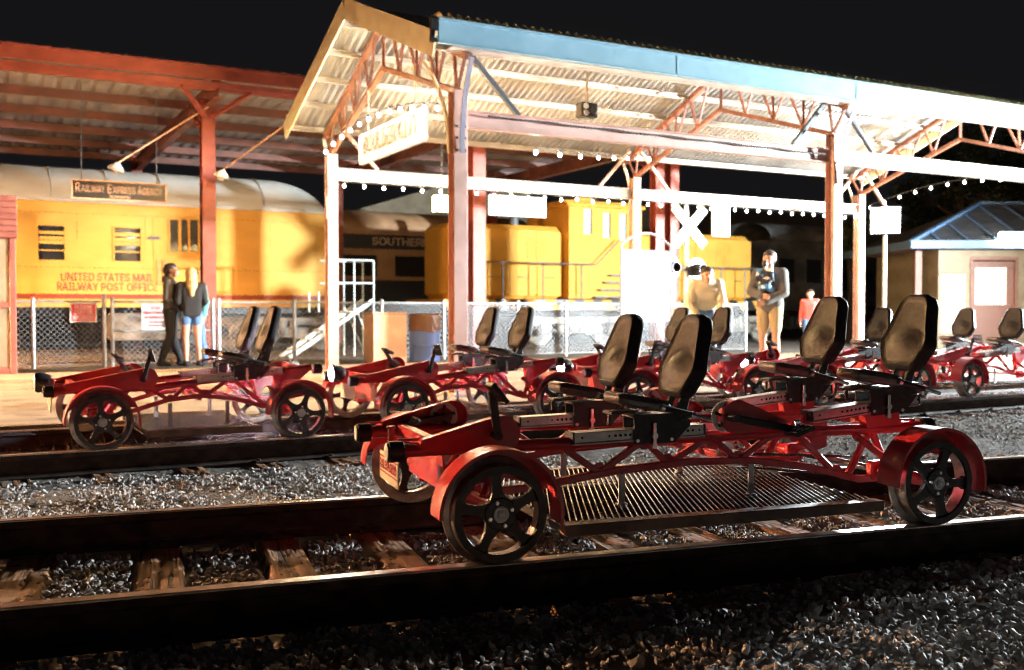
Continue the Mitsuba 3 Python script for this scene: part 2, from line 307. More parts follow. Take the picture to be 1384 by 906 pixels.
def rail_mesh(x0, x1, y):
    """(body, polished head) of one rail whose head's near edge is at y."""
    p = [(-.07, -.17), (.07, -.17), (.07, -.158), (.016, -.142), (.010, -.13), (.010, -.052), (.035, -.040), (.035, -.008), (-.035, -.008), (-.035, -.040), (-.010, -.052), (-.010, -.13), (-.016, -.142), (-.07, -.158)]
    body = ext(sg.Polygon(p), x1 - x0, 'yz', x0); head = ext(sg.Polygon([(-.034, -.008), (.034, -.008), (.034, -.004), (.028, 0), (-.028, 0), (-.034, -.004)]), x1 - x0, 'yz', x0)
    for m in (body, head): m.apply_translation((0, y + .035, 0))
    return body, head
def tie_mesh(x, y0, y1, w, seed):
    r = np.random.default_rng(seed); nx, ny = 14, 90
    gx, gy = np.meshgrid(np.linspace(-w / 2, w / 2, nx), np.linspace(y0, y1, ny), indexing='ij')
    z = -.166 + (meshkit.fbm(np.stack([gx * 26, gy * 2.2, gx * 0 + seed], -1), 4) - .5) * .022
    crack = r.uniform(-.05, .05); cw = .0025 + .003 * meshkit.noise(np.stack([gy * 5, gy * 0, gy * 0 + seed], -1))
    z -= .022 * np.exp(-((gx - crack - .012 * np.sin(gy * 6)) / cw) ** 2) * (seed % 3 != 1)
    z -= .03 * (np.abs(gx) > w / 2 - .006) 
    top = np.stack([gx + x + r.uniform(-.01, .01) + gy * r.uniform(-.012, .012), gy, z], -1).reshape(-1, 3)
    i, j = np.meshgrid(np.arange(nx - 1), np.arange(ny - 1), indexing='ij'); a = (i * ny + j).ravel(); f = [np.stack([a, a + ny, a + ny + 1], 1), np.stack([a, a + ny + 1, a + 1], 1)]
    v = [top]; edge = [k * ny for k in range(nx)] + [(nx - 1) * ny + k for k in range(1, ny)] + [k * ny + ny - 1 for k in range(nx - 2, -1, -1)] + [k for k in range(ny - 2, 0, -1)]
    low = top[edge] - (0, 0, .14); v.append(low); n0 = len(top); ne = len(edge); e = np.array(edge); k = np.arange(ne); k2 = (k + 1) % ne
    f += [np.stack([e[k], n0 + k, n0 + k2], 1), np.stack([e[k], n0 + k2, e[k2]], 1)]
    m = trimesh.Trimesh(np.vstack(v), np.vstack(f), process=False)
    uv = np.stack([m.vertices[:, 1] + seed * 3.7, (m.vertices[:, 0] - x) + seed * .91], 1)
    return m, uv
def track(name, fr, x0, x1, ties, label, ys=(0.0, 1.505), wood=True):
    key = name; labels[key] = {'label': label, 'kind': 'structure', 'category': 'railway track'}
    for i, y in enumerate(ys):
        b, h = rail_mesh(x0, x1, y - .035 if False else y - .035)
        rk = part(key, 'rail', b, RUST, M=fr); part(rk, 'running_surface', h, RAILTOP, smooth=20, M=fr)
    for i, x in enumerate(ties):
        m, uv = tie_mesh(x, ys[0] - .48, ys[1] + .52, .215, 3 + i)
        part(key, 'tie', m, TIE, smooth=True, M=fr, uv=uv)
    for x in ties:
        for y in ys:
            pl = cham((x, y, -.156), (.16, .26, .014), .004); sp = [cham((x + a, y + b, -.142), (.026, .034, .02), .005) for a, b in ((-.05, -.085), (.05, .085))]
            if -3 < x < 6: part(key, 'tie_plate', [pl, *sp], RUST, M=fr)
track('near_track', F1, -8, 14, TIES1, 'near railway track with dark rails on cracked timber ties')
FT2 = frame(W(0, tN, 0), U2, P2)
track('far_track', FT2, -8, 18, [x for x in np.arange(-4.6, 12, .56)], 'far railway track along the platform carrying the row of rail bikes')
for x in (.32, -3.4, 4.05):
    jb = part('near_track__rail', 'joint_bar', moved(CAT([cham((x, -.018, -.09), (.62, .016, .07), .004)] + [rod((x + q, -.040, -.09), (x + q, -.026, -.09), .014, 8) for q in (-.24, -.12, .12, .24)]), F1), RUST)
# dry tufts between the far rails, lit at the left edge
gb = []
for k in range(150):
    s, t = rng.uniform(-5.4, -3.0), rng.uniform(tN + .15, tN + 1.3); h = rng.uniform(.05, .16); a = rng.uniform(0, 6.28); c = W(s, t, BZ + .03)
    d = V(math.cos(a), math.sin(a), 0); gb.append(trimesh.Trimesh([c - d * .004, c + d * .004, c + V(rng.normal(0, .03), rng.normal(0, .03), h), c + d * .003 + V(0, 0.003, .0)], [(0, 1, 2), (1, 3, 2), (3, 0, 2)], process=False))
scene['straw'] = {'type': 'twosided', 'nested': {'type': 'principled', 'base_color': {'type': 'rgb', 'value': [.34, .24, .12]}, 'roughness': .7}}
single('dry_grass', gb, 'straw', 'dry grass tufts between the rails of the far track at the left', 'grass', kind='stuff')
# ---------------------------------------------------------------- the platform canopy
can = thing('platform_canopy', 'open gabled platform canopy with blue fascia, steel trusses and white underside', 'canopy')
FR, SP, TB = [0.0, 5.85, 11.7], 5.85, 5.05
RO, END = .36, .45
RS = (3.86, 5.00)                                    # underside of the roof at eaves and ridge
def roofz(t): return RS[0] + (RS[1] - RS[0]) * (1 - abs(t - TB / 2) / (TB / 2 + RO))
def hcol(s, t, z0, z1, w=.17, th=.016):
    c = W(s, t, 0); ms = []
    fr = frame(c, U2, P2)
    for sg_ in (-1, 1): ms.append(cham((0, sg_ * (w / 2 - th / 2), (z0 + z1) / 2), (w, th, z1 - z0), .004))
    ms.append(box((0, 0, (z0 + z1) / 2), (th, w - 2 * th - .002, z1 - z0 - .004)))
    return moved(CAT(ms), fr)
cols = []
for i, s in enumerate(FR):
    for t, so in ((0, 0.0), (TB, .15)):
        k = part(can, 'column', [hcol(s + so, t, .015, 3.46), moved(cham((0, 0, .03), (.30, .30, .028), .005), frame(W(s + so, t, 0), U2, P2))], STEELRED if t == 0 else STEELRED)
        bo = [moved(rod((a, -.095, z), (a, -.084, z), .016, 10), frame(W(s + so, t, 0), U2, P2)) for a in (-.05, .05) for z in (2.78, 2.92, 3.05)]
        part(k, 'bolt_row', bo, DARKST)
for t, so in ((0, 0.0), (TB, .15)):
    for a in range(len(FR) - 1):
        s0, s1 = FR[a] + so + .09, FR[a + 1] + so - .09
        bm = [moved(box(((s0 + s1) / 2, t, 3.15), (s1 - s0, .012, .17)), F2), moved(cham(((s0 + s1) / 2, t, 3.243), (s1 - s0, .11, .012), .003), F2), moved(cham(((s0 + s1) / 2, t, 3.057), (s1 - s0, .11, .012), .003), F2)]
        part(can, 'longitudinal_beam', bm, STEELRED if (t == 0 and a == 0) else CREAM, label=None)
cab = [W(s, -.075, 3.20 - .05 * (s / 5.85) ** 1.0 + .008 * math.sin(s * 7)) for s in np.linspace(.35, 5.6, 60)]
single('power_cable', path(cab, .012, 6), RUBBER, 'black cable tied along the front canopy beam', 'cable')
# trusses
for i, s in enumerate(FR):
    so = lambda t: s + .15 * t / TB
    Q = lambda t, z: W(so(t), t, z)
    hc = TB / 2
    tk = part(can, 'truss', [bar(Q(-.30, roofz(-.30) - .10), Q(hc, roofz(hc) - .09), .09, .075), bar(Q(TB + .30, roofz(TB + .30) - .10), Q(hc, roofz(hc) - .09), .09, .075)], TRUSS)
    part(tk, 'bottom_chord', [bar(Q(0, 3.46), Q(hc, 4.26), .08, .06), bar(Q(TB, 3.46), Q(hc, 4.26), .08, .06)], TRUSS)
    bz = lambda t: 3.46 + .80 * (1 - abs(t - hc) / hc); tz = lambda t: roofz(t) - .10
    wb_ = [bar(Q(hc, 4.26), Q(hc, tz(hc)), .04)]
    for q in (0, 1):
        m = (lambda t: t) if q == 0 else (lambda t: TB - t)
        for (a, b) in ((.02, -.22), (.02, .12), (.62, .36), (.62, .62), (.62, .95), (1.25, 1.0), (1.25, 1.30), (1.25, 1.62), (1.9, 1.70), (1.9, 2.2)):
            wb_.append(bar(Q(m(a), bz(m(a))), Q(m(b), tz(m(b))), .032))
    for j, w_ in enumerate(wb_): part(tk, 'web', w_, TRUSS)
    # curved knee straps and dark struts
    for t, sgn in ((0, -1), (TB, 1)):
        H = roofz(-.3) - .12 - 2.75
        ways = [(0.0, sgn * 1.0, 'lilac' if t == 0 else TAN)] + ([(-1.0, 0.0, TAN)] if i == 0 and t == 0 else [])
        for (ks, kt, mm) in ways:
            off = lambda k: .10 + (.012 + (.26 if kt else .30) * (k / 14) ** 2.4)
            pts = [W(so(t) + ks * off(k), t + kt * off(k), 2.75 + H * k / 14) for k in range(15)]
            part(can, 'knee_strap', CAT([bar(a, b, .055, .022, up=P2 if kt else U2) for a, b in zip(pts[:-1], pts[1:])]), mm, smooth=40)
        for d in (-1, 1):
            if (i == 0 and d < 0): continue
            part(can, 'strut', bar(W(so(t) + d * .12, t - sgn * .02, roofz(0) - .06), W(so(t) + d * .78, t, 3.255), .06, .05), DARKST if t == 0 else STEELRED)
# roof sheets, purlins, fascia
S0, S1 = -END, FR[-1] + END + .15
def corr(t0, t1, up=0.0, pitch=.115, amp=.020, flat=None):
    n = int((S1 - S0) / pitch * 6); s = np.linspace(S0, S1, n); h = amp * np.sin(2 * np.pi * s / pitch)
    rows = [np.stack([s, s * 0 + t, (roofz(t) + .045 + up if flat is None else flat) + h], 1) for t in (t0, t1)]
    v = np.vstack(rows); k = np.arange(n - 1); f = np.vstack([np.stack([k, k + 1, k + 1 + n], 1), np.stack([k, k + 1 + n, k + n], 1)])
    m = trimesh.Trimesh(v, f, process=False)
    return moved(m, F2)
part(can, 'roof_sheet', corr(-RO - .04, TB / 2 + .01), SHEET, smooth=True); part(can, 'roof_sheet', corr(TB / 2 - .01, TB + RO + .04), SHEET, smooth=True)
part(can, 'eave_flashing', corr(-RO - .10, -RO + .20, amp=.026, flat=4.150), TAN, smooth=True)
part(can, 'fascia_end_cap', moved(box((S0 - .035, -RO - .07, 3.985), (.07, .05, .27), ), F2), SIGNBLACK)
pt = [-.22, .42, 1.05, 1.68, 2.28]
for t in pt + [TB - x for x in pt]:
    z = roofz(t); part(can, 'purlin', [moved(box(((S0 + S1) / 2, t, z - .012), (S1 - S0 - .04, .055, .012)), F2), moved(box(((S0 + S1) / 2, t + .022, z - .045), (S1 - S0 - .04, .010, .052)), F2), moved(box(((S0 + S1) / 2, t, z - .078), (S1 - S0 - .04, .055, .010)), F2)], PURL)
part(can, 'fascia_board', [moved(cham(((S0 + .02 + S1) / 2, -RO - .07, 3.985), (S1 - S0 - .02, .022, .25), .004), F2), moved(cham(((S0 + S1) / 2, -RO - .096, 4.10), (S1 - S0 - .02, .036, .030), .004), F2), moved(cham(((S0 + S1) / 2, -RO - .075, 3.853), (S1 - S0 - .02, .045, .018), .004), F2)] +
     [moved(box((s, -RO - .083, 3.985), (.012, .006, .22)), F2) for s in (2.75, 5.8, 8.85)], BLUE, smooth=20)
part(can, 'fascia_board', moved(cham(((S0 + S1) / 2, TB + RO + .07, 3.985), (S1 - S0, .022, .25), .004), F2), TAN)
for s_end in (S0 - .02, S1 + .02):
    for (ta, tb) in ((-RO - .07, TB / 2 - .002), (TB + RO + .07, TB / 2 + .002)):
        part(can, 'barge_board', bar(W(s_end, ta, roofz(ta) + .0), W(s_end, tb, roofz(tb) + .0), .028, .27, up=(0, 0, 1)), TAN)
part(can, 'soffit_board', moved(box(((S0 + .1 + S1) / 2, -RO + .09, 3.845), (S1 - S0 - .3, .22, .012)), F2), CREAM)
# floodlight pair under the ridge
fl = thing('twin_lamp_box', 'small black box with two round lamps hung under the canopy roof', 'lamp box')
s, z = at(793, 150, 1.2); c = W(s, 1.2, z)
part(fl, 'housing', moved(cham((0, 0, 0), (.26, .16, .20), .012), frame(c, U2, P2)), SIGNBLACK); part(fl, 'hanger', bar(c + V(0, 0, .10), c + V(0, 0, .55), .03), CREAM)
for dz in (-.045, .045): part(fl, 'lamp_face', moved(lathe([(0, -.10), (.036, -.095), (.042, -.08)], n=20), frame(c + V(0, 0, dz) - .065 * U2, U2, P2)), WHITE)
part(fl, 'speaker_cone', moved(lathe([(0, -.083), (.05, -.098), (.07, -.083)], n=24), frame(c + .055 * U2, U2, P2)), RUBBER)

# ---------------------------------------------------------------- strings of bulbs
scene['bulb_glass'] = {'type': 'diffuse', 'reflectance': {'type': 'rgb', 'value': [.8, .75, .6]}}
BULBM = trimesh.creation.icosphere(subdivisions=2, radius=.025)
def bulb_string(name, pts, label, k=1.0, r=1.0, wire=None, group=None, drop=.06):
    key = thing(name, label, 'string lights', group)
    pts = [V(*p) for p in pts]
    part(key, 'wire', path(wire if wire is not None else [p + V(0, 0, drop) for p in pts], .006, 5), RUBBER)
    for p in pts:
        b = part(key, 'bulb', moved(BULBM, trimesh.transformations.translation_matrix(p) @ np.diag([r, r, r * 1.15, 1])), 'bulb_glass', smooth=True, emitter={'type': 'area', 'radiance': {'type': 'rgb', 'value': [k * x for x in BULB]}, 'sampling_weight': 1.0})
        part(b, 'socket', rod(p + V(0, 0, .028), p + V(0, 0, drop), .014, 8), RUBBER)
    return key
bulb_string('string_lights', [W(s, TB - .07, 2.965 - .012 * math.sin(s * 9)) for s in np.arange(.34, 5.9, .335)], 'warm bulbs strung under the rear canopy beam at the left')
bulb_string('string_lights', [W(s, TB - .07, 2.965 - .012 * math.sin(s * 9)) for s in np.arange(6.25, 11.8, .30)], 'dense warm bulbs strung under the rear canopy beam beside the crossing sign')
arch = lambda u: W(-.12, TB - .15 - u * (TB - .35), 3.13 + .44 * math.sin(math.pi * (.14 + .74 * u)))
bulb_string('string_lights', [arch(u) for u in np.linspace(.09, .98, 12)], 'arch of bright bulbs over the hanging white name sign', k=7.0)
arch2 = lambda u: W(11.85, .2 + u * (TB - .35), 3.02 + .42 * math.sin(math.pi * (.08 + .84 * u)))
bulb_string('string_lights', [arch2(u) for u in np.linspace(.0, .97, 13)], 'arch of bulbs across the right end of the canopy')
pa, pb = at(722, 206, .35), at(866, 214, 4.9)
a_, b_ = W(pa[0], .35, pa[1]), W(pb[0], 4.9, pb[1])
sag = lambda u: a_ + (b_ - a_) * u + V(0, 0, -.12 * u * (1 - u))
bulb_string('string_lights', [sag(u) for u in np.linspace(.01, .99, 7)], 'sagging string of seven bulbs between the two canopy beams')
# ---------------------------------------------------------------- rail bikes (built in their own axes: x to the rear, y away from the camera, z up, origin under the near front wheel)
WR, WB_Y = 0.19, 1.44
YS = (0.38, 1.06)                                  # the two seat lines
def wheel_meshes(out):
    """A wheel about the origin, axle along y; out = -1 when its outer face looks to -y."""
    tyre = lathe([(.160, .034), (.160, -.034), (.166, -.038), (.186, -.038), (WR, -.034), (WR, .030), (.214, .036), (.214, .048), (.17, .050), (.160, .034)], n=56)
    rim = lathe([(.187, -.0395), (.187, -.036), (.168, -.036), (.162, -.030), (.159, -.026), (.156, -.030), (.1595, -.0395), (.187, -.0395)], n=56)
    polys = [sg.Point(0, 0).buffer(.066, 24)]
    for k in range(5):
        a = math.pi / 2 + k * 2 * math.pi / 5 + .12
        sp = sg.Polygon([(.05, -.036), (.085, -.021), (.115, -.018), (.140, -.020), (.163, -.034), (.163, .034), (.140, .020), (.115, .018), (.085, .021), (.05, .036)])
        polys.append(sa.rotate(sp, math.degrees(a), origin=(0, 0)))
    from shapely.ops import unary_union
    disc = ext(unary_union(polys).buffer(-.004).buffer(.004), .022, 'xz', -.026)
    disc = CAT([disc, lathe([(.0, -.034), (.060, -.034), (.064, -.030), (.064, -.02)], n=32)])
    cap = CAT([lathe([(0, -.046), (.016, -.046), (.018, -.040), (.030, -.040), (.033, -.034)], n=28), lathe([(.010, -.050), (.010, -.044)], n=12), lathe([(.0, -.050), (.010, -.050)], n=12)])
    bolts = [CAT([moved(lathe([(0, -.041), (.007, -.041), (.008, -.034)], n=10), trimesh.transformations.translation_matrix((.047 * math.cos(a), 0, .047 * math.sin(a))))]) for a in (.35, .35 + math.pi / 2, .35 + math.pi, .35 + 1.5 * math.pi)]
    ms = [tyre, CAT([rim, disc]), cap, *bolts]
    if out > 0:
        for m in ms: m.vertices[:, 1] *= -1; m.invert()
    return ms
def arc_band(r0, r1, a0, a1, y0, y1, n=40):
    a = np.linspace(a0, a1, n); pts = [(r1 * math.cos(t), r1 * math.sin(t)) for t in a] + [(r0 * math.cos(t), r0 * math.sin(t)) for t in a[::-1]]
    return ext(sg.Polygon(pts), y1 - y0, 'xz', y0)
def fender_meshes(out):
    a0, a1 = math.radians(-12), math.radians(181)
    s = -1 if out < 0 else 1
    ya, yb = (-.062, .075) if s < 0 else (-.075, .062)
    lip = (-.062, -.056) if s < 0 else (.056, .062)
    back = (.069, .075) if s < 0 else (-.075, -.069)
    skirt = ext(sg.Polygon([(.249 * math.cos(t), .249 * math.sin(t)) for t in np.linspace(math.radians(20), math.radians(165), 30)] + [(-.17, .10), (-.06, .10), (.05, .12), (.17, .09)]), .006, 'xz', min(back))
    return CAT([arc_band(.247, .252, a0, a1, ya, yb, 44), arc_band(.238, .252, a0, a1, *lip, 44), skirt, rod((-.10, min(back) + (.0 if s < 0 else -.06), .14), (-.10, min(back) + .066, .14), .012)])
SEAT_OUT = [(-.095, .0), (.095, .0), (.128, .03), (.172, .125), (.170, .155), (.135, .27), (.108, .375), (.088, .408), (.055, .424), (-.055, .424), (-.088, .408), (-.108, .375), (-.135, .27), (-.170, .155), (-.172, .125), (-.128, .03)]
def seat_back_mesh():
    """Moulded backrest: front towards -x, foot of the back at the origin, leaning back."""
    o = sg.Polygon(SEAT_OUT).buffer(-.018).buffer(.018, 6); L = o.exterior; N = 72
    ring = np.array([L.interpolate(i / N, normalized=True).coords[0] for i in range(N)]); c = V(0, .2)
    rows, layers = [], []
    ts = [1, .985, .95, .90, .84, .76, .66, .54, .40, .26, .12]
    def front(w, h, t):
        edge = .026 * (1 - max(0, (t - .9) / .1) ** 2) if t > .9 else .026
        rim = -.012 * (1 - smoo(.80, .93, t))                    # the pad lies a little inside its rim
        lumbar = .026 * math.exp(-((w / .095) ** 2 + ((h - .125) / .082) ** 2) ** 1.3)
        groove = -.0025 * math.exp(-((h - .26 + abs(w) * .5) / .014) ** 2)
        return edge + rim + lumbar + groove
    def smoo(a, b, x): x = min(max((x - a) / (b - a), 0), 1); return x * x * (3 - 2 * x)
    vs = []
    for t in ts:
        for q in c + (ring - c) * t: vs.append((-front(q[0], q[1], t), q[0], q[1]))
    vs.append((-front(c[0], c[1], 0), c[0], c[1])); nf = len(ts)
    bs = [1.0, .97, .85, .5]
    for t in bs:
        for q in c + (ring - c) * t: vs.append((.034 if t < .98 else .022, q[0], q[1]))
    vs.append((.036, c[0], c[1]))
    f = []
    idx = lambda l, i: l * N + i % N if l < nf else nf * N + 1 + (l - nf) * N + i % N
    for l in range(nf - 1):
        for i in range(N): f += [(idx(l, i), idx(l + 1, i), idx(l + 1, i + 1)), (idx(l, i), idx(l + 1, i + 1), idx(l, i + 1))]
    for i in range(N): f.append((idx(nf - 1, i), nf * N, idx(nf - 1, i + 1)))
    for i in range(N): f += [(idx(0, i), idx(0, i + 1), idx(nf, i + 1)), (idx(0, i), idx(nf, i + 1), idx(nf, i))]
    for l in range(nf, nf + len(bs) - 1):
        for i in range(N): f += [(idx(l, i), idx(l, i + 1), idx(l + 1, i + 1)), (idx(l, i), idx(l + 1, i + 1), idx(l + 1, i))]
    for i in range(N): f.append((idx(nf + len(bs) - 1, i), idx(nf + len(bs) - 1, i + 1), len(vs) - 1))
    m = trimesh.Trimesh(np.array(vs), np.array(f), process=False)
    if m.volume < 0: m.invert()
    m.apply_scale((1.15, .98, .93)); m.apply_transform(rot(math.radians(19), (0, 1, 0))); return m
def cushion_mesh():
    g = []
    for x, hw, z0, z1 in ((-.165, .075, .012, .030), (-.155, .10, .0, .042), (-.11, .125, -.012, .048), (.0, .145, -.022, .040), (.10, .15, -.028, .028), (.155, .14, -.026, .022), (.165, .13, -.016, .012)):
        for sy in (-1, 1):
            for (yy, zz) in ((hw - .018, z1), (hw - .005, z1 - .010), (hw, (z0 + z1) / 2), (hw - .012, z0)): g.append((x, sy * yy, zz))
    m = trimesh.PointCloud(np.array(g)).convex_hull.subdivide().subdivide()
    v = m.vertices; v[:, 2] -= np.where(v[:, 2] > .005, .012 * np.exp(-(v[:, 0] / .10) ** 2 - (v[:, 1] / .09) ** 2), 0); trimesh.smoothing.filter_taubin(m, iterations=6)
    m.apply_scale((.74, .86, 1)); m.apply_transform(rot(math.radians(4), (0, 1, 0))); return m
def guard_poly(tip, rtip, tail, rtail=.022):
    return sg.MultiPoint([]).union(sg.Point(tip).buffer(rtip, 24)).union(sg.Point(tail).buffer(rtail, 12)).convex_hull
def crank_meshes(ax, end, y):
    """Crank arm from the axle to its end, and the pedal on it."""
    a, e = V(ax[0], y, ax[1]), V(end[0], y - .012, end[1]); d = unit(e - a)
    arm = CAT([bar(a - d * .012, e + d * .014, .024, .034, up=(0, 0, 1) if abs(d[2]) < .7 else (1, 0, 0), ch=.006), rod(a + V(0, -.02, 0), a + V(0, .05, 0), .017, 14), rod(e + V(0, -.012, 0), e + V(0, .02, 0), .013, 12)])
    # the platform pedal: two side plates, cross bars and a spindle
    c = e + V(0, -.06, 0); n = unit(V(d[0] * .85 - d[2] * .5, 0, d[2] * .85 + d[0] * .5)); q = V(-n[2], 0, n[0]); ms = [rod(e, e + V(0, -.115, 0), .007, 8)]
    for sgn in (-1, 1):
        ms.append(bar(c + n * .045 * sgn + V(0, -.05, 0), c + n * .045 * sgn + V(0, .045, 0), .009, .022, up=q, ch=.002))
    for yy in (-.048, -.016, .018, .045):
        ms.append(bar(c + V(0, yy, 0) - n * .045, c + V(0, yy, 0) + n * .045, .007, .020, up=q, ch=.002))
    return arm, CAT(ms)
def ring_gear(c, r0, r1, y, n=32):
    out = [(c[0] + (r1 + (.005 if k % 2 else -.001)) * math.cos(k * math.pi / n), c[1] + (r1 + (.005 if k % 2 else -.001)) * math.sin(k * math.pi / n)) for k in range(2 * n)]
    return ext(sg.Polygon(out).difference(sg.Point(c).buffer(r0, 20)), .006, 'xz', y)
def chain(p0, p1, r0, r1, y):
    """A roller chain round two sprockets, as links."""
    p0, p1 = V(*p0), V(*p1); d = unit(p1 - p0); n = V(-d[1], d[0]); pts = []
    for sgn in (1, -1):
        a, b = p0 + n * r0 * sgn, p1 + n * r1 * sgn; L = np.linalg.norm(b - a); k = int(L / .021)
        for i in range(k):
            q0, q1 = a + (b - a) * (i + .12) / k, a + (b - a) * (i + .88) / k
            pts.append(bar((q0[0], y, q0[1]), (q1[0], y, q1[1]), .009 if i % 2 else .006, .012, up=(n[0], 0, n[1])))
    return CAT(pts)
def railbike_parts(four, slats_apart):
    P = []                                              # (key, mesh, material, smooth, label)
    add = lambda k, m, b, s=30, l=None: P.append((k, CAT(m) if isinstance(m, list) else m, b, s, l))
    wb = 2.10 if four else 1.42
    end = 2.36 if four else 1.64
    # wheels and fenders
    k = 0
    for y, o in ((0, -1), (WB_Y, 1)):
        ms, fd = wheel_meshes(o), fender_meshes(o)
        for x in (0, wb):
            wk = 'wheel' if k == 0 else f'wheel_{k:03d}'; fk = 'fender' if k == 0 else f'fender_{k:03d}'
            Mx = trimesh.transformations.translation_matrix((x, y, WR)) @ rot(.5 * k, (0, 1, 0))
            add(wk, moved(ms[1], Mx), BLACK); add(wk + '__tyre', moved(ms[0], Mx), STEEL, 40); add(wk + '__hub_cap', moved(ms[2], Mx), GALV)
            for j, b in enumerate(ms[3:]): add(wk + '__bolt' + (f'_{j:03d}' if j else ''), moved(b, Mx), CHROME)
            add(fk, moved(fd, trimesh.transformations.translation_matrix((x, y, WR + .002))), RED, 25); k += 1
    # welded frame
    fr = []
    for y in YS:
        if four:
            top = [(-.30, .393), (2.36, .393)]; arch = [(-.06, .20), (.20, .205), (.375, .222), (.67, .26), (1.05, .283), (1.39, .272), (1.725, .218), (1.98, .150), (2.12, .150)]
            web = [(.40, .393, .60, .255), (.60, .255, .82, .393), (.82, .393, .94, .279), (.94, .279, 1.16, .393), (1.16, .393, 1.31, .275), (1.31, .275, 1.50, .393), (1.62, .393, 1.86, .18), (1.92, .165, 2.06, .393), (2.06, .393, 2.16, .20), (.10, .20, .22, .393)]
        else:
            top = [(-.30, .393), (.40, .393), (1.62, .515)]; arch = [(-.06, .20), (.15, .20), (.302, .237), (.50, .295), (.744, .319), (1.0, .286), (1.288, .197), (1.44, .19)]
            web = [(.36, .393, .52, .29), (.52, .29, .66, .42), (.66, .42, .78, .318), (.78, .318, .98, .45), (.98, .45, 1.26, .21), (1.30, .20, 1.40, .48), (.08, .20, .2, .393)]
        for a, b in zip(top[:-1], top[1:]): fr.append(rod((a[0], y, a[1]), (b[0], y, b[1]), .026, 14))
        for a, b in zip(arch[:-1], arch[1:]): fr.append(bar((a[0] - .004, y, a[1]), (b[0] + .004, y, b[1]), .034, .034, ch=.005))
        for i, (x0, z0, x1, z1) in enumerate(web):
            fr.append(bar((x0, y, z0), (x1, y, z1), .026, .030, up=(1, 0, 0), ch=.004))
            for (xx, zz, sg_) in ((x0, z0, -1 if z0 > z1 else 1), (x1, z1, -1 if z1 > z0 else 1)):
                if i % 2 == 0: fr.append(ext(sg.Polygon([(xx - .055, zz), (xx + .055, zz), (xx + .012, zz + sg_ * .045), (xx - .012, zz + sg_ * .045)]), .008, 'xz', y - .004))
        slot = sg.box(-.30, .396, -.02, .436).buffer(.006)
        for q in range(3): slot = slot.difference(sg.box(-.275 + q * .085, .422, -.21 + q * .085, .430))
        fr.append(ext(slot, .006, 'xz', y + .02))
    for x, z, w in ((-.14, .405, .055), (.24, .393, .04), (end - .06, .393 if four else .50, .045)) + (((1.12, .36, .04), (1.60, .393, .045), (1.36, .262, .035)) if four else ((.74, .30, .035), (1.0, .43, .04))):
        fr.append(bar((x, YS[0], z), (x, YS[1], z), w, w, ch=.005))
    fr.append(ext(sg.Polygon([(.38, .20), (1.06, .20), (.98, .36), (.46, .36)]), .008, 'yz', -.10))
    fr += [rod((0, .04, WR), (0, .34, WR), .03, 14), rod((wb, .04, WR), (wb, .34, WR), .03, 14), rod((0, 1.10, WR), (0, 1.40, WR), .03, 14), rod((wb, 1.10, WR), (wb, 1.40, WR), .03, 14)]
    for x in (0, wb):
        for y in (.20, 1.24): fr.append(bar((x, y, .21), (x + (.14 if x == 0 else -.14), YS[0] if y < .7 else YS[1], .37), .03, .03, ch=.004))
        for y in (YS[0], YS[1]): fr.append(cham((x, y, WR), (.10, .05, .09), .008))
    fr.append(rod((-.275, .66, .40), (-.275, .66, .46), .014, 12)); fr.append(rod((-.275, .66, .455), (-.275, .66, .466), .020, 12))
    if four:
        for y in YS:
            fr.append(ext(sg.Polygon([(1.66, .40), (1.66, .475), (1.80, .49), (1.80, .32), (1.74, .30)]), .012, 'xz', y - .006))
            fr.append(ext(sg.Polygon([(2.02, .40), (2.00, .51), (2.20, .53), (2.22, .41)]), .05, 'xz', y - .025))
            fr.append(ext(sg.Polygon([(2.22, .40), (2.22, .434), (2.34, .434), (2.34, .40)]).difference(sg.box(2.255, .412, 2.31, .424)), .008, 'xz', y + .01))
    else:
        for y in YS: fr.append(ext(sg.Polygon([(1.34, .24), (1.30, .475), (1.62, .505), (1.50, .40)]), .05, 'xz', y - .025))
    add('frame', fr, RED, 30)
    add('axle', [rod((0, .03, WR), (0, 1.41, WR), .017, 14), rod((0, .30, WR), (0, .36, WR), .026, 14)], CHROME); add('axle_001', rod((wb, .03, WR), (wb, 1.41, WR), .017, 14), CHROME)
    add('sprocket', [ring_gear((0, WR), .014, .055, .50, 16)], BLACK); add('drive_chain', chain((.08, .455), (0, WR), .062, .052, .503), BLACK, False)
    # bumpers
    for i, (x, y) in enumerate([(-.352, YS[0]), (-.352, YS[1]), (end, YS[0]), (end, YS[1])]):
        z = .392 if four or x < 0 else .505
        m = lathe([(0, 0), (.040, 0), (.044, .004), (.044, .062), (.040, .066), (0, .066)], 'x', 26) if x < 0 else lathe([(0, 0), (.044, 0), (.044, .062), (.040, .066), (0, .066)], 'x', 26)
        b = 'bumper' + (f'_{i:03d}' if i else '')
        add(b, moved(m, trimesh.transformations.translation_matrix((x, y, z))), RUBBER)
        xf = x - .002 if x < 0 else x + .066
        add(b + '__face_plate', moved(lathe([(0, 0), (.036, 0), (.037, .003), (.012, .003), (.012, .008), (0, .008)], 'x', 22), trimesh.transformations.translation_matrix((xf - (.005 if x < 0 else 0), y, z))), GALV)
    # licence plate
    pl = 'licence_plate'
    add(pl, cham((-.305, .565, .292), (.006, .36, .125), .002), PLATE, False, 'cream plate with red lettering between the front bumpers' if four else None)
    if four:
        add(pl + '__red_line', [box((-.3095, .565, .335), (.001, .36, .006)), box((-.3095, .565, .268), (.001, .36, .005))], SIGNRED, False)
        add(pl + '__lettering', [lettering('RAIL EXPLORERS', .038, (-.3095, .565, .302), (0, -1, 0), depth=.0012, width=.31)], SIGNRED, False)
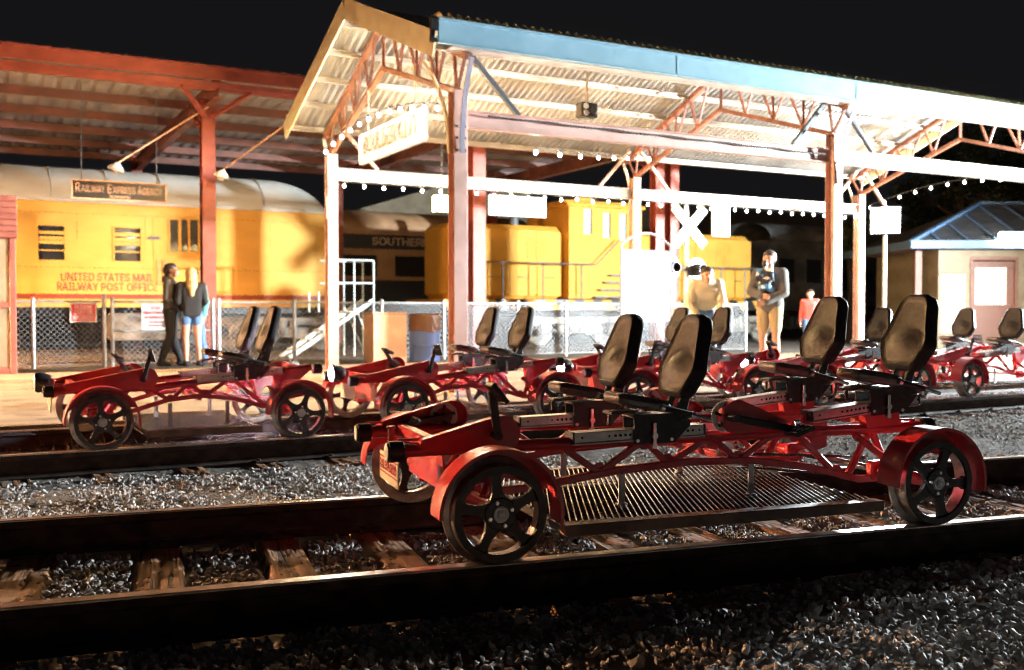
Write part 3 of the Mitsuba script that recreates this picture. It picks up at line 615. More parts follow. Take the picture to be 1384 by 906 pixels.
    # rows of pedals, rails and seats
    rows = [dict(x=0.0, z=0.0, tip=(.122, .455), tail=(-.21, .425), axle=(.082, .455), ends=((.054, .64), (-.12, .43)), rail=((.46, .418), (1.105, .432)), flat=True)]
    if four: rows.append(dict(x=1.19, z=.09, dx=.045, tip=(1.262, .487), tail=(1.50, .448), axle=(1.21, .488), ends=((1.50, .43), (1.05, .52)), rail=((1.69, .470), (2.315, .535))))
    else: rows = [dict(x=.30, z=.075, tip=(.345, .47), tail=(-.20, .425), axle=(.31, .46), ends=((.36, .645), (.21, .61)), rail=((.71, .447), (1.38, .500)))]
    nr = 0
    def nm(b, i): return b + (f'_{i:03d}' if i else '')
    for r in rows:
        for j, y in enumerate(YS):
            i = nr; nr += 1
            gy = y - .075 if j == 0 else y + .045
            poly = guard_poly(r['tip'], .078, r['tail']); plate = ext(poly, .006, 'xz', gy); rim = ext(poly.difference(poly.buffer(-.005)), .05, 'xz', gy if j == 0 else gy - .044)
            add(nm('chain_guard', i), [plate, rim], RED, 25)
            cy = gy + .028 if j == 0 else gy - .03
            add(nm('chain_ring', i), ring_gear(r['axle'], .044, .068, cy), WHITE, False)
            add(nm('chain_ring', i) + '__spider', [bar((r['axle'][0], cy - .002, r['axle'][1]), (r['axle'][0] + .055 * math.cos(a), cy - .002, r['axle'][1] + .055 * math.sin(a)), .012, .012) for a in np.arange(5) * 1.2566 + .3] + [rod((r['axle'][0] + .05 * math.cos(a), cy - .012, r['axle'][1] + .05 * math.sin(a)), (r['axle'][0] + .05 * math.cos(a), cy, r['axle'][1] + .05 * math.sin(a)), .008, 8) for a in np.arange(5) * 1.2566 + .3], BLACK, False)
            arm, pedal = crank_meshes(r['axle'], r['ends'][j], (y - .13) if j == 0 else cy - .035)
            add(nm('crank', i), arm, BLACK); add(nm('crank', i) + '__pedal', pedal, BLACK, False)
            (x0, z0), (x1, z1) = r['rail']; a, b = V(x0, y, z0), V(x1, y, z1); d = unit(b - a); n = V(-d[2], 0, d[0])
            rl = [bar(a, b, .085, .046, ch=.003), bar(a - n * .027, b - n * .027, .10, .008, ch=.002)]
            add(nm('seat_rail', i), rl, ALU, 20)
            holes = [rod(a + d * s_ + V(0, -.0445, 0), a + d * s_ + V(0, -.043, 0), .0065, 10) for s_ in np.concatenate([np.arange(.20, .33, .024), [.56, .585]])] + [rod(a + d * s_ + V(0, -.0455, 0), a + d * s_ + V(0, -.043, 0), .005, 8) for s_ in (.04, .17, .62)]
            add(nm('seat_rail', i) + '__hole_row', holes, DARK, False)
            add(nm('seat_rail', i) + '__end_cap', [bar(a - d * .006, a + d * .004, .089, .05), bar(b - d * .004, b + d * .006, .089, .05)], BLACK, False)
            # bracket, cushion, backrest, levers
            bx, bz = a + d * .38, n
            pb = sg.Polygon([(-.115, -.042), (.085, -.047), (.165, .025), (.165, .085), (-.115, .085)])
            base = a + d * (.40 + r.get('dx', 0)); ang = math.degrees(math.atan2(d[2], d[0]))
            pw = sa.translate(sa.rotate(pb, ang, origin=(0, 0)), base[0], base[2])
            br = [ext(pw, .005, 'xz', y - .056), ext(pw, .005, 'xz', y + .051)]
            top = base + n * .080
            br += [bar(top - d * .12, top + d * .18, .11, .012), bar(top - d * .21 + V(0, 0, -.035), top - d * .21 + V(0, 0, .02), .012, .012), bar(top - d * .22 + n * .02, top - d * .10 + n * .02, .09, .012)]
            add(nm('seat_bracket', i), br, BLACK, 20)
            add(nm('seat_bracket', i) + '__clamp', [rod(base + V(-.02, -.075, -.01), base + V(-.02, -.056, -.01), .014, 12), bar(base + V(-.02, -.068, -.05), base + V(-.02, -.068, .05), .012, .016, ch=.003), rod(base + V(.07, -.062, -.03), base + V(.07, -.056, -.03), .008, 8), rod(base + V(-.10, -.062, -.03), base + V(-.10, -.056, -.03), .008, 8), rod(base + V(-.02, -.072, -.055), base + V(-.02, -.058, -.055), .013, 10)], CHROME)
            cu = top + n * .055 + d * (-.085)
            add(nm('cushion', i), moved(cushion_mesh(), trimesh.transformations.translation_matrix(cu)), CUSH, 50)
            sb = top + d * .105 + V(0, 0, .075)
            add(nm('backrest', i), moved(seat_back_mesh(), trimesh.transformations.translation_matrix(sb)), VINYL, 60)
            st = [bar(top + d * .15, sb + V(.075, 0, .02), .05, .03, ch=.004), bar(sb + V(.075, 0, .01), sb + V(.145, 0, .22), .05, .025, up=(1, 0, 0), ch=.004), bar(top + d * .10 + V(0, -.05, 0), sb + V(.06, -.05, .06), .012, .03, up=(1, 0, 0)), bar(top + d * .10 + V(0, .05, 0), sb + V(.06, .05, .06), .012, .03, up=(1, 0, 0))]
            add(nm('backrest', i) + '__post', st, BLACK, 20)
            for sy in (-.185, .185):
                lv, gp = [], []
                h0, h1 = cu + V(.04, sy, -.004), cu + V(.26, sy, -.062); q = unit(h1 - h0)
                gp += [rod(h0 + q * .01, h0 + q * .145, .0135, 12)]; lv += [rod(h0 + q * .145, h1 + q * .02, .009, 10), rod(h0 - q * .006, h0 + q * .012, .0155, 12), rod(h0 + q * .15, h0 + q * .165, .016, 12), bar(h0 + q * .17, h0 + q * .17 + V(0, -sy * .6, -.03), .010, .012)]
                add(nm('side_lever', 2 * i + (sy > 0)), lv, CHROME); add(nm('side_lever', 2 * i + (sy > 0)) + '__grip', gp, RUBBER)
    if four:
        add('guard_plate', cham((1.62, 1.22, .30), (.46, .006, .16), .002), GALV, False)
        add('drive_chain_001', chain((1.21, .488), (1.36, .262), .062, .03, .47), BLACK, False); add('drive_chain_002', chain((1.36, .262), (2.1, WR), .03, .05, .47), BLACK, False)
        add('bearing_unit', [rod((1.36, .44, .275), (1.36, .50, .275), .035, 16), rod((1.36, .56, .29), (1.36, .58, .29), .045, 20), cham((1.36, .48, .24), (.08, .09, .02), .004)], CHROME)
    # the slatted deck between the wheels, hung from the frame
    x0, x1, y0, y1, z = (.30, 1.86, .10, 1.36, .10) if four else (.30, 1.14, .10, 1.36, .09)
    add('deck', [bar((x0 + .015, y0, z - .014), (x0 + .015, y1, z - .014), .03, .03), bar((x1 - .015, y0, z - .014), (x1 - .015, y1, z - .014), .03, .03)] +
        [rod((x0 + .02, yy, z - .004), (x1 - .02, yy, z - .004), .003, 6) for yy in (.28, .52, .76, 1.0, 1.22)], BLACK, 20, 'slatted metal step deck between the wheels' if four else None)
    for yy, ww in ((y0 - .03, .075), (y1 + .03, .06)): add('deck__edge_beam' + ('' if yy < .5 else '_001'), cham(((x0 + x1) / 2, yy, z - .012), (x1 - x0, ww, .048), .004), EDGE, 20)
    lean, sl = math.tan(math.radians(20)), []
    for xs in np.arange(x0 - (y1 - y0) * lean, x1, .028):
        a, b = V(xs, y0, z), V(xs + (y1 - y0) * lean, y1, z)
        if a[0] < x0 + .01: a = a + (b - a) * ((x0 + .01 - a[0]) / (b[0] - a[0]))
        if b[0] > x1 - .01: b = a + (b - a) * ((x1 - .01 - a[0]) / (b[0] - a[0]))
        if np.linalg.norm(b - a) > .05: sl.append(bar(a, b, .006, .022))
    if slats_apart:
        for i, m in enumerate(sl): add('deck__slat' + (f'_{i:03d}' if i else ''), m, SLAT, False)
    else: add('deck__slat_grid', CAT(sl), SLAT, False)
    hx = (.71, 1.38) if four else (.52, .95)
    hang = [bar((x, y, z - .01), (x, y, .27), .03, .008, up=(0, 1, 0)) for x in hx for y in YS]
    for i, m in enumerate(hang): add('hanger' + (f'_{i:03d}' if i else ''), CAT([m, cham((hx[i // 2], YS[i % 2], z + .008), (.05, .035, .014), .003)]), GALV, False)
    if not four:
        hl = lathe([(0, .0), (.070, .004), (.076, .02), (.074, .06), (.055, .11), (.03, .13), (0, .13)], 'x', 24)
        add('headlight', moved(hl, trimesh.transformations.translation_matrix((-.395, .74, .435))), BLACK)
        add('headlight__bracket', bar((-.31, .74, .40), (-.31, .74, .44), .03, .03), BLACK, False)
        add('headlight__lens', moved(lathe([(0, 0), (.060, .004), (.068, .010), (0, .011)], 'x', 20), trimesh.transformations.translation_matrix((-.403, .74, .435))), None, 40)
    return P
def place_bike(P, cache, O, U, Pv, label, lamp, group=None):
    key = thing('rail_bike', label, 'rail bike', group)
    M = T(frame(O, U, Pv).tolist())
    for i, (k, m, b, s, l) in enumerate(P):
        if i not in cache: cache[i] = mikit.ply(m, b, smooth=s)
        d = dict(cache[i]); d['to_world'] = M
        if k == 'headlight__lens':
            if lamp: d.pop('bsdf', None); d.update(bsdf={'type': 'ref', 'id': WHITE}, emitter={'type': 'area', 'radiance': {'type': 'rgb', 'value': [lamp * c for c in HEAD]}, 'sampling_weight': 4.0})
            else: d['bsdf'] = {'type': 'ref', 'id': GALV}
        scene[key + '__' + k] = d
        if l: labels[key + '__' + k] = {'label': l}
    return key
FOUR, TWO, cache4, cache2 = railbike_parts(True, True), railbike_parts(False, False), {}, {}
place_bike(FOUR, cache4, O1, U1, P1, 'large red four-seat rail bike in front, alone on the near track', 0)
OT = V(-.859, 8.0794, 0) - 2.20 * U2
for i, (off, lamp, lab) in enumerate([(-.10, 0, 'red two-seat rail bike at the left end of the row, in front of the couple'), (2.20, .9, 'red two-seat rail bike with a lit headlight in front of the blue drum'),
                                 (4.50, .12, 'red two-seat rail bike behind the front seats of the large four-seat bike'), (6.80, 1.0, 'red two-seat rail bike with a glaring headlight below the man holding a child'),
                                 (9.11, 0, 'red two-seat rail bike at the right end of the row before the cream booth')]):
    place_bike(TWO, cache2, OT + off * U2, U2, P2, lab, lamp, 'two-seat rail bikes queued on the far track')
# ---------------------------------------------------------------- the tall red train shed behind
shed = thing('train_shed', 'tall red steel train shed with grey sheet roof over the yellow mail car', 'shed')
tE, tP, zE = 7.9, 9.1, 5.32
sP = [at(281, 300, tP)[0] - 10.6, at(281, 300, tP)[0] - 5.3, at(281, 300, tP)[0], at(644, 300, tP)[0], at(888, 300, tP)[0], at(908, 300, tP)[0]]
S_L, S_R = sP[2] - 16, at(925, 300, tP)[0]
def wbeam(a, b, w, h, up=(0, 0, 1)):
    return [bar(a, b, .012, h - .03, up=up), bar(V(*a) + V(0, 0, h / 2 - .008), V(*b) + V(0, 0, h / 2 - .008), w, .014, up=up), bar(V(*a) - V(0, 0, h / 2 - .008), V(*b) - V(0, 0, h / 2 - .008), w, .014, up=up)]
for i, s in enumerate(sP):
    w = .25 if i != 3 else .30
    part(shed, 'post', [hcol(s, tP, -.02, 4.95, w, .02)], SHEDRED); part(shed, 'post', [hcol(s, tP + 9.5, -.02, 5.2, w, .02)], SHEDRED)
    if i != 5:
        part(shed, 'rafter', wbeam(W(s, tE + .15, 4.98), W(s, tP + 10.6, 4.95), .16, .34), SHEDBR)
        part(shed, 'knee_brace', bar(W(s, tP + .1, 4.35), W(s, tP + 1.5, 4.92), .08), SHEDRED)
        for d in (-1, 1): part(shed, 'eave_bracket', bar(W(s + d * .05, tP - .08, 4.62), W(s + d * .62, tE + .25, 4.98), .07), SHEDRED)
part(shed, 'eave_fascia', [moved(cham(((S_L + S_R) / 2, tE, 5.20), (S_R - S_L, .03, .24), .006), F2), moved(cham(((S_L + S_R) / 2, tE - .02, 5.30), (S_R - S_L, .09, .05), .006), F2)], SHEDRED)
part(shed, 'eave_fascia', [moved(cham(((S_L + S_R) / 2, tE + .12, 5.02), (S_R - S_L, .05, .10), .006), F2), moved(cham(((S_L + S_R) / 2, tE + .30, 4.99), (S_R - S_L, .05, .09), .006), F2)], SHEDRED)
for k, t in enumerate(np.arange(tE + 1.1, tP + 10.6, 1.95)):
    z = 5.12 - .004 * (t - tE)
    part(shed, 'purlin', [moved(box(((S_L + S_R) / 2, t, z + .09), (S_R - S_L, .012, .16)), F2), moved(box(((S_L + S_R) / 2, t + .035, z + .005), (S_R - S_L, .075, .012)), F2)], SHEDBR)
def shedsheet():
    n = int((S_R - S_L) / .30) * 6; s = S_L + np.arange(n) * .05; h = np.where(np.arange(n) % 6 < 2, .035, 0.0)
    rows = [np.stack([s, s * 0 + t, 5.12 - .004 * (t - tE) + .19 + h], 1) for t in (tE - .02, tP + 10.8)]
    v = np.vstack(rows); k = np.arange(n - 1); return moved(trimesh.Trimesh(v, np.vstack([np.stack([k, k + 1, k + 1 + n], 1), np.stack([k, k + 1 + n, k + n], 1)]), process=False), F2)
part(shed, 'roof_sheet', shedsheet(), SHEETG)
# hanging name board and the two enamel lamps on their stays
sg_ = thing('hanging_sign', 'long black sign with peach lettering and frame hung before the mail car roof', 'sign')
tS = 8.95
a, b = at(97, 252, tS), at(224, 264, tS); L = b[0] - a[0]; sc, zc = (a[0] + b[0]) / 2, (a[1] + b[1]) / 2 - .01
part(sg_, 'board', moved(cham((sc, tS, zc), (L, .03, .34), .004), F2), SIGNBLACK)
part(sg_, 'frame', moved(CAT([box((sc, tS - .012, zc + .16), (L + .02, .05, .022)), box((sc, tS - .012, zc - .16), (L + .02, .05, .022)), box((sc - L / 2, tS - .012, zc), (.022, .05, .298)), box((sc + L / 2, tS - .012, zc), (.022, .05, .298))]), F2), PEACH)
big = []
x = -L / 2 + .06
for w_, fr_ in (('RAILWAY', .31), ('EXPRESS', .30), ('AGENCY', .27)):
    wd = (L - .12 - .08) * fr_ / .88
    big.append(lettering(w_[0], .155, W(sc + x + wd * .075, tS - .020, zc + .035), U2, bold=False, width=wd * .15)); big.append(lettering(w_[1:], .118, W(sc + x + wd * .585, tS - .020, zc + .018), U2, bold=False, width=wd * .80)); x += wd + .04
part(sg_, 'lettering', big, PEACH); part(sg_, 'lettering', lettering('INCORPORATED', .04, W(sc, tS - .020, zc - .105), U2, width=.36), PEACH)
part(sg_, 'hanger', [rod(W(sc + d, tS, zc + .17), W(sc + d, tS, 5.02), .008, 6) for d in (-L * .4, L * .4)], DARKST)
for (px, py, top, lab) in ((157, 228, W(sP[2] + .05, tP - .1, 4.85), 'white enamel lamp above the black name sign'), (299, 237, W(S0, TB + RO, 3.95), 'white enamel lamp beside the red shed post')):
    s, z = at(px, py, 8.5); c = W(s, 8.5, z); k = thing('yard_lamp', lab, 'lamp', 'enamel lamps before the mail car')
    part(k, 'shade', moved(lathe([(.03, .11), (.06, .08), (.13, .02), (.15, -.04), (.145, -.045), (.12, .01), (.03, .08)], 'z', 24), frame(c, unit(V(1, 0, -.3)), V(0, 1, 0), unit(V(.3, 0, 1)))), WHITE, smooth=40)
    part(k, 'globe', ball(c + V(0, 0, -.02), .085), WHITE, smooth=True); part(k, 'stay', rod(c + V(0, 0, .08), top, .014, 8), PEACH)
# ---------------------------------------------------------------- yellow mail car
tT = 13.53
car = thing('mail_car', 'long yellow railway mail car with a silver roof and barred windows', 'rail car')
sE = at(443, 350, tT)[0]; sB = sE - 17.0; zS, zV = 1.06, 3.38
wins = [(at(52, 330, tT)[0], at(87, 330, tT)[0], at(60, 351, tT)[1], at(60, 305, tT)[1]), (at(155, 330, tT)[0], at(190, 330, tT)[0], at(160, 353, tT)[1], at(160, 308, tT)[1])]
wins.append((wins[0][0] - 3.1, wins[0][1] - 3.1, wins[0][2], wins[0][3]))
door = (at(208, 330, tT)[0], at(279, 330, tT)[0])
dw = [(at(a, 320, tT)[0], at(b, 320, tT)[0], at(a, 340, tT)[1], at(a, 297, tT)[1]) for a, b in ((230, 241), (245, 254), (257, 268))]
edges = sorted([sB, sE] + [sE - k * 1.42 for k in range(1, 12)])
holes = [sg.box(*(w[0], w[2], w[1], w[3])) for w in wins + dw]
for a, b in zip(edges[:-1], edges[1:]):
    for z0, z1 in ((zS + .29, 1.93), (1.936, zV - .26)):
        p = sg.box(a + .003, z0, b - .003, z1)
        for h in holes: p = p.difference(h)
        for g in getattr(p, 'geoms', [p]): part(car, 'side_panel', moved(ext(g, .03, 'xz', tT), F2), YELLOW)
part(car, 'letterboard', moved(boxb(sB, sE, tT - .004, tT + .03, zV - .255, zV), F2), YELLOW)
part(car, 'stripe', moved(boxb(sB, sE, tT - .006, tT + .03, zS + .19, zS + .287), F2), MAROON)
part(car, 'sill', moved(boxb(sB, sE, tT - .002, tT + .03, zS, zS + .187), F2), YELLOW)
part(car, 'floor', moved(boxb(sB, sE, tT + .04, tT + 2.9, zS, zS + .1), F2), DARK)
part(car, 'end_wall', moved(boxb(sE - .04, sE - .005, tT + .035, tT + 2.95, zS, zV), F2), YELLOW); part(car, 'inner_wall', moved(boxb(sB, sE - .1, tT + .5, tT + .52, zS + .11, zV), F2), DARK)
part(car, 'rivet_strip', moved(CAT([box((s, tT - .004, (zS + 1.9) / 2 + .55), (.03, .006, 1.0)) for s in edges[1:-1]]) , F2), YELLOW)
for w in wins + dw:
    bars = w in wins
    k = part(car, 'window', moved(CAT([box(((w[0] + w[1]) / 2, tT - .006, w[3] + .018), (w[1] - w[0] + .09, .04, .034)), box(((w[0] + w[1]) / 2, tT - .010, w[2] - .018), (w[1] - w[0] + .09, .06, .034)), box((w[0] - .022, tT - .006, (w[2] + w[3]) / 2), (.036, .04, w[3] - w[2] - .002)), box((w[1] + .022, tT - .006, (w[2] + w[3]) / 2), (.036, .04, w[3] - w[2] - .002))]), F2), YELLOW)
    part(k, 'pane', moved(boxb(w[0] - .01, w[1] + .01, tT + .05, tT + .056, w[2] - .01, w[3] + .01), F2), GLASS)
    if bars:
        for f_ in (.20, .36, .48, .72): part(k, 'window_bar', moved(box(((w[0] + w[1]) / 2, tT + .012, w[3] - f_ * (w[3] - w[2])), (w[1] - w[0] - .004, .03, .075 if f_ < .7 else .03)), F2), YELLOW)
dk = part(car, 'door', moved(CAT([box((door[0], tT - .008, 2.3), (.03, .022, 1.6)), box(((door[0] + door[1]) / 2, tT - .008, 3.10), (door[1] - door[0] - .034, .022, .03))]), F2), YELLOW)
part(dk, 'grab_iron', [moved(rod((at(215, 362, tT)[0] + q, tT - .06, 1.55), (at(215, 362, tT)[0] + q, tT - .06, 2.15), .012, 8), F2) for q in (0, .12)], DARKST); part(dk, 'latch', moved(boxb(at(200, 322, tT)[0], at(216, 322, tT)[0], tT - .03, tT - .004, at(208, 324, tT)[1], at(208, 320, tT)[1]), F2), DARKST)
a, b, c_ = at(79, 372, tT), at(213, 377, tT), at(146, 387, tT)
for txt, (l, r_), py in (('UNITED STATES MAIL', (82, 208), 375), ('RAILWAY POST OFFICE', (77, 213), 388)):
    s0_, s1_ = at(l, py, tT)[0], at(r_, py, tT)[0]; zz = at(145, py, tT)[1]
    part(car, 'lettering', lettering(txt, .17, W((s0_ + s1_) / 2, tT - .001, zz), U2, depth=.008, width=s1_ - s0_), LETTER)
def roof_mesh(s0, s1, z0, h, half, tc, round_end=True, n=18):
    prof = [(-half * 1.02, -.02)] + [(half * math.cos(math.pi - k * math.pi / n) , h * math.sin(k * math.pi / n) ** .8) for k in range(n + 1)] + [(half * 1.02, -.02)]
    st = [(s0, 1.0)] + [(s1 - 1.5 + 1.5 * u, math.sqrt(max(0, 1 - u ** 2.6)) * .97 + .03) for u in np.linspace(0, 1, 12)] if round_end else [(s0, 1.0), (s1, 1.0)]
    v = [(s, tc + y * (.85 + .15 * q), z0 + z * q) for s, q in st for y, z in prof]; k = len(prof); f = []
    for i in range(len(st) - 1):
        for j in range(k - 1): f += [(i * k + j, i * k + j + 1, i * k + k + j + 1), (i * k + j, i * k + k + j + 1, i * k + k + j)]
    return trimesh.Trimesh(np.array(v), np.array(f), process=False)
rf = part(car, 'roof', moved(roof_mesh(sB, sE + .05, zV + .006, .88, 1.56, tT + 1.5), F2), CARROOF, smooth=50)
for s in np.arange(sE - 1.6, sB, -1.15):
    a_ = np.linspace(.03, math.pi - .03, 20); part(rf, 'roof_seam', moved(path([(s, tT + 1.5 - 1.57 * math.cos(q), zV + .012 + .885 * math.sin(q) ** .8) for q in a_], .014, 5), F2), CARROOF, smooth=True)
part(rf, 'gutter', moved(boxb(sB, sE, tT - .075, tT - .02, zV - .02, zV + .03), F2), CARROOF)
def bogie(parent, s, tt, n=2, m=TRUCKM):
    k = part(parent, 'truck', [moved(cham((s, tt + .35, .72), (2.9, .14, .20), .02), F2), moved(cham((s, tt + .33, .46), (1.3, .16, .26), .03), F2), *[moved(cham((s + q, tt + .30, .48), (.30, .22, .34), .03), F2) for q in (-1.1, 1.1)], *[moved(rod((s + q, tt + .28, .40), (s + q, tt + .28, .74), .11, 12), F2) for q in (-.28, .0, .28)], moved(bar((s - 1.4, tt + .3, .62), (s - .3, tt + .3, .30), .07), F2), moved(bar((s + 1.4, tt + .3, .62), (s + .3, tt + .3, .30), .07), F2)], m)
    for q in (-1.1, 1.1): part(k, 'wheel', moved(lathe([(0, .0), (.40, .0), (.43, .05), (.43, .10), (.40, .13), (0, .13)], n=28), frame(W(s + q, tt + .5, .42), U2, P2)), m, smooth=30)
bogie(car, at(385, 440, tT)[0], tT); bogie(car, at(385, 440, tT)[0] - 10.5, tT)
part(car, 'underframe_box', [moved(cham((at(205, 440, tT)[0], tT + .6, .62), (1.7, .8, .62), .02), F2), moved(rod((at(250, 440, tT)[0], tT + .4, .6), (at(290, 440, tT)[0], tT + .4, .6), .2, 16), F2)], TRUCKM)
tr2 = thing('parked_train_track', 'rails under the yellow mail car and locomotive', 'railway track'); labels[tr2]['kind'] = 'structure'
for y in (tT + .75, tT + 2.18):
    b_, h_ = rail_mesh(-24, 14, 0); part(tr2, 'rail', [moved(b_, frame(W(0, y, -.0), U2, P2)), moved(h_, frame(W(0, y, -.0), U2, P2))], RUST)
# ---------------------------------------------------------------- brown coach behind, with a navy letterboard
tC = 19.4
co = thing('passenger_coach', 'brown passenger coach with navy letterboard behind the metal stair', 'rail car')
c0, c1 = at(452, 330, tC)[0] - 6, at(602, 330, tC)[0] + 3.2
zt, zb = at(530, 318, tC)[1], at(530, 337, tC)[1]
zw1, zw0 = at(530, 346, tC)[1], at(530, 374, tC)[1]
part(co, 'letterboard', moved(boxb(c0, c1, tC, tC + .04, zb, zt), F2), NAVY)
part(co, 'lettering', lettering('SOUTHERN', at(540, 321, tC)[1] - at(540, 331, tC)[1], W((at(503, 327, tC)[0] + at(580, 327, tC)[0]) / 2, tC - .001, at(541, 327, tC)[1]), U2, depth=.01, width=at(580, 327, tC)[0] - at(503, 327, tC)[0]), GOLD)
cw = [(at(a, 360, tC)[0], at(b, 360, tC)[0]) for a, b in ((461, 510), (534, 583), (392, 440))]
p = sg.box(c0, zw0 - .12, c1, zb - .004)
for a, b in cw: p = p.difference(sg.box(a, zw0, b, zw1))
part(co, 'side_wall', moved(ext(p, .04, 'xz', tC), F2), BROWNCAR); part(co, 'lower_side', moved(boxb(c0, c1, tC, tC + .04, .9, zw0 - .124), F2), NAVY)
for a, b in cw:
    k = part(co, 'window', moved(boxb(a - .02, b + .02, tC + .05, tC + .07, zw0 - .02, zw1 + .02), F2), GLASS); part(k, 'frame', moved(CAT([box(((a + b) / 2, tC - .004, zw0 - .02), (b - a + .08, .03, .04)), box(((a + b) / 2, tC - .004, zw1 + .02), (b - a + .08, .03, .04))]), F2), BROWNCAR)
part(co, 'roof', moved(roof_mesh(c0, c1, zt + .004, .85, 1.5, tC + 1.45, False), F2), BROWNCAR, smooth=50); bogie(co, c0 + 3, tC)
# ---------------------------------------------------------------- yellow switcher locomotive
lo = thing('locomotive', 'yellow switcher locomotive with a boxy cab and striped sill', 'locomotive')
L0, L1 = at(606, 350, tT)[0], at(1032, 350, tT)[0]
zd = 1.30
def S(px): return at(px, 350, tT + .3)[0]
hoodz = at(690, 303, tT + .5)[1]; cabz = at(812, 274, tT + .3)[1]
def lbox(a, b, t0, t1, z0, z1, ch=.05): return moved(cham(((a + b) / 2, (t0 + t1) / 2, (z0 + z1) / 2), (b - a, t1 - t0, z1 - z0), ch), F2)
for (a, b, ztop, q) in ((L0 + .3, S(768) - .006, hoodz, 0), (S(866) + .006, L1, at(980, 318, tT + .5)[1], 1)):
    n = 4; w = (b - a) / n
    hk = part(lo, 'hood', lbox(a, b, tT + .58, tT + 2.4, zd + .02, ztop, .14), YELLOW2, smooth=30)
    for i in range(n):
        dk = part(hk, 'access_door', lbox(a + i * w + .04, a + (i + 1) * w - .04, tT + .555, tT + .578, zd + .10, zd + 1.02, .008), YELLOW2); 
        part(hk, 'upper_panel', lbox(a + i * w + .015, a + (i + 1) * w - .015, tT + .562, tT + .578, zd + 1.06, ztop - .16, .006), YELLOW2)
    part(hk, 'grab_handle', [moved(path([(a + (i + .5) * w + x, tT + .50 + y, zd + .62) for x, y in ((-.16, .05), (-.12, 0), (.12, 0), (.16, .05))], .012, 6), F2) for i in range(n)], DARKST)
for (a, b, ztop) in ((L0 + .3, S(768), hoodz), (S(866), L1, at(980, 318, tT + .5)[1])):
    for i in range(9): part(lo, 'louvre', moved(cham((a + .75 * (b - a), tT + .548, zd + 1.20 + i * .07), (.62, .022, .030), .006), F2), YELLOW2)
part(lo, 'exhaust_stack', moved(rod((S(720), tT + 1.4, hoodz - .02), (S(720), tT + 1.4, hoodz + .28), .13, 16), F2), DARKST)
cA, cB = S(768), S(866)
cwins = [(S(788), S(799), 284, 318), (S(814), S(824), 288, 322), (S(836), S(846), 288, 325), (S(852), S(860), 288, 325)]
pz = sg.box(cA, zd + .03, cB, cabz - .16)
for a, b, y1, y0 in cwins: pz = pz.difference(sg.box(a, at(820, y0, tT + .3)[1], b, at(820, y1, tT + .3)[1]))
ck = part(lo, 'cab', [moved(ext(pz, .04, 'xz', tT + .26), F2), lbox(cA, cA + .04, tT + .302, tT + 2.7, zd + .03, cabz - .16, .004), lbox(cB - .04, cB, tT + .302, tT + 2.7, zd + .03, cabz - .16, .004)], YELLOW2)
part(ck, 'cab_roof', [lbox(cA - .1, cB + .1, tT + .18, tT + 2.8, cabz - .156, cabz - .05, .03), lbox(cA - .0, cB - .0, tT + .5, tT + 2.5, cabz - .048, cabz + .06, .05), lbox(S(790), S(812), tT + .6, tT + 1.1, cabz + .062, cabz + .16, .03)], YELLOW2, smooth=30)
for a, b, y1, y0 in cwins:
    z0, z1 = at(820, y0, tT + .3)[1], at(820, y1, tT + .3)[1]
    k = part(ck, 'cab_window', moved(boxb(a - .01, b + .01, tT + .315, tT + .32, z0 - .01, z1 + .01), F2), 'loco_pane'); part(ck, 'window_frame', moved(CAT([boxb(a - .03, b + .03, tT + .245, tT + .259, z0 - .03, z0 - .003), boxb(a - .03, b + .03, tT + .245, tT + .259, z1 + .003, z1 + .03)]), F2), YELLOW2)
scene['loco_pane'] = {'type': 'twosided', 'nested': {'type': 'principled', 'base_color': {'type': 'rgb', 'value': [.30, .42, .46]}, 'roughness': .12, 'specular': .9}}
part(lo, 'deck', [lbox(L0, L1 + .9, tT + .0, tT + 2.95, zd - .06, zd, .01)], YELLOW2)
pzs = []
sill = part(lo, 'sill', lbox(L0, L1 + .9, tT - .02, tT + .0 - .002, zd - .30, zd - .0, .004), SIGNBLACK)
for s in np.arange(L0, L1 + .6, .62):
    part(sill, 'chevron_stripe', moved(ext(sg.Polygon([(s, zd - .285), (s + .30, zd - .285), (s + .12, zd - .012), (s - .18, zd - .012)]), .004, 'xz', tT - .027), F2), YELLOW2)
rails_ = []
for s in list(np.arange(L0 + .4, S(795), 1.25)) + [S(880), S(930), S(968), S(1000), S(1028)]: part(lo, 'handrail_post', moved(rod((s, tT + .06, zd), (s, tT + .06, zd + 1.0), .020, 8), F2), DARKST)
part(lo, 'handrail', [moved(rod((L0 + .4, tT + .06, zd + 1.0), (S(800), tT + .06, zd + 1.0), .018, 8), F2), moved(rod((S(800), tT + .06, zd + 1.0), (S(832), tT + .06, zd + 1.75), .018, 8), F2), moved(rod((S(880), tT + .06, zd + 1.0), (S(1028), tT + .06, zd + 1.0), .018, 8), F2)], DARKST)
for i in range(4): part(lo, 'step', lbox(S(800) + i * .17, S(838), tT + .08, tT + .30, zd + .05 + i * .21, zd + .10 + i * .21, .006), DARKST)
part(lo, 'stair_side', [moved(ext(sg.Polygon([(S(838), zd), (S(862), zd), (S(862), zd + 1.1), (S(846), zd + .75)]), .03, 'xz', tT + .06), F2)], YELLOW2)
bogie(lo, at(790, 440, tT)[0], tT + .1, m=TRUCKM); bogie(lo, at(1010, 440, tT)[0], tT + .1)
part(lo, 'fuel_tank', lbox(S(880), S(935), tT + .3, tT + 2.6, .40, zd - .31, .06), TRUCKM)
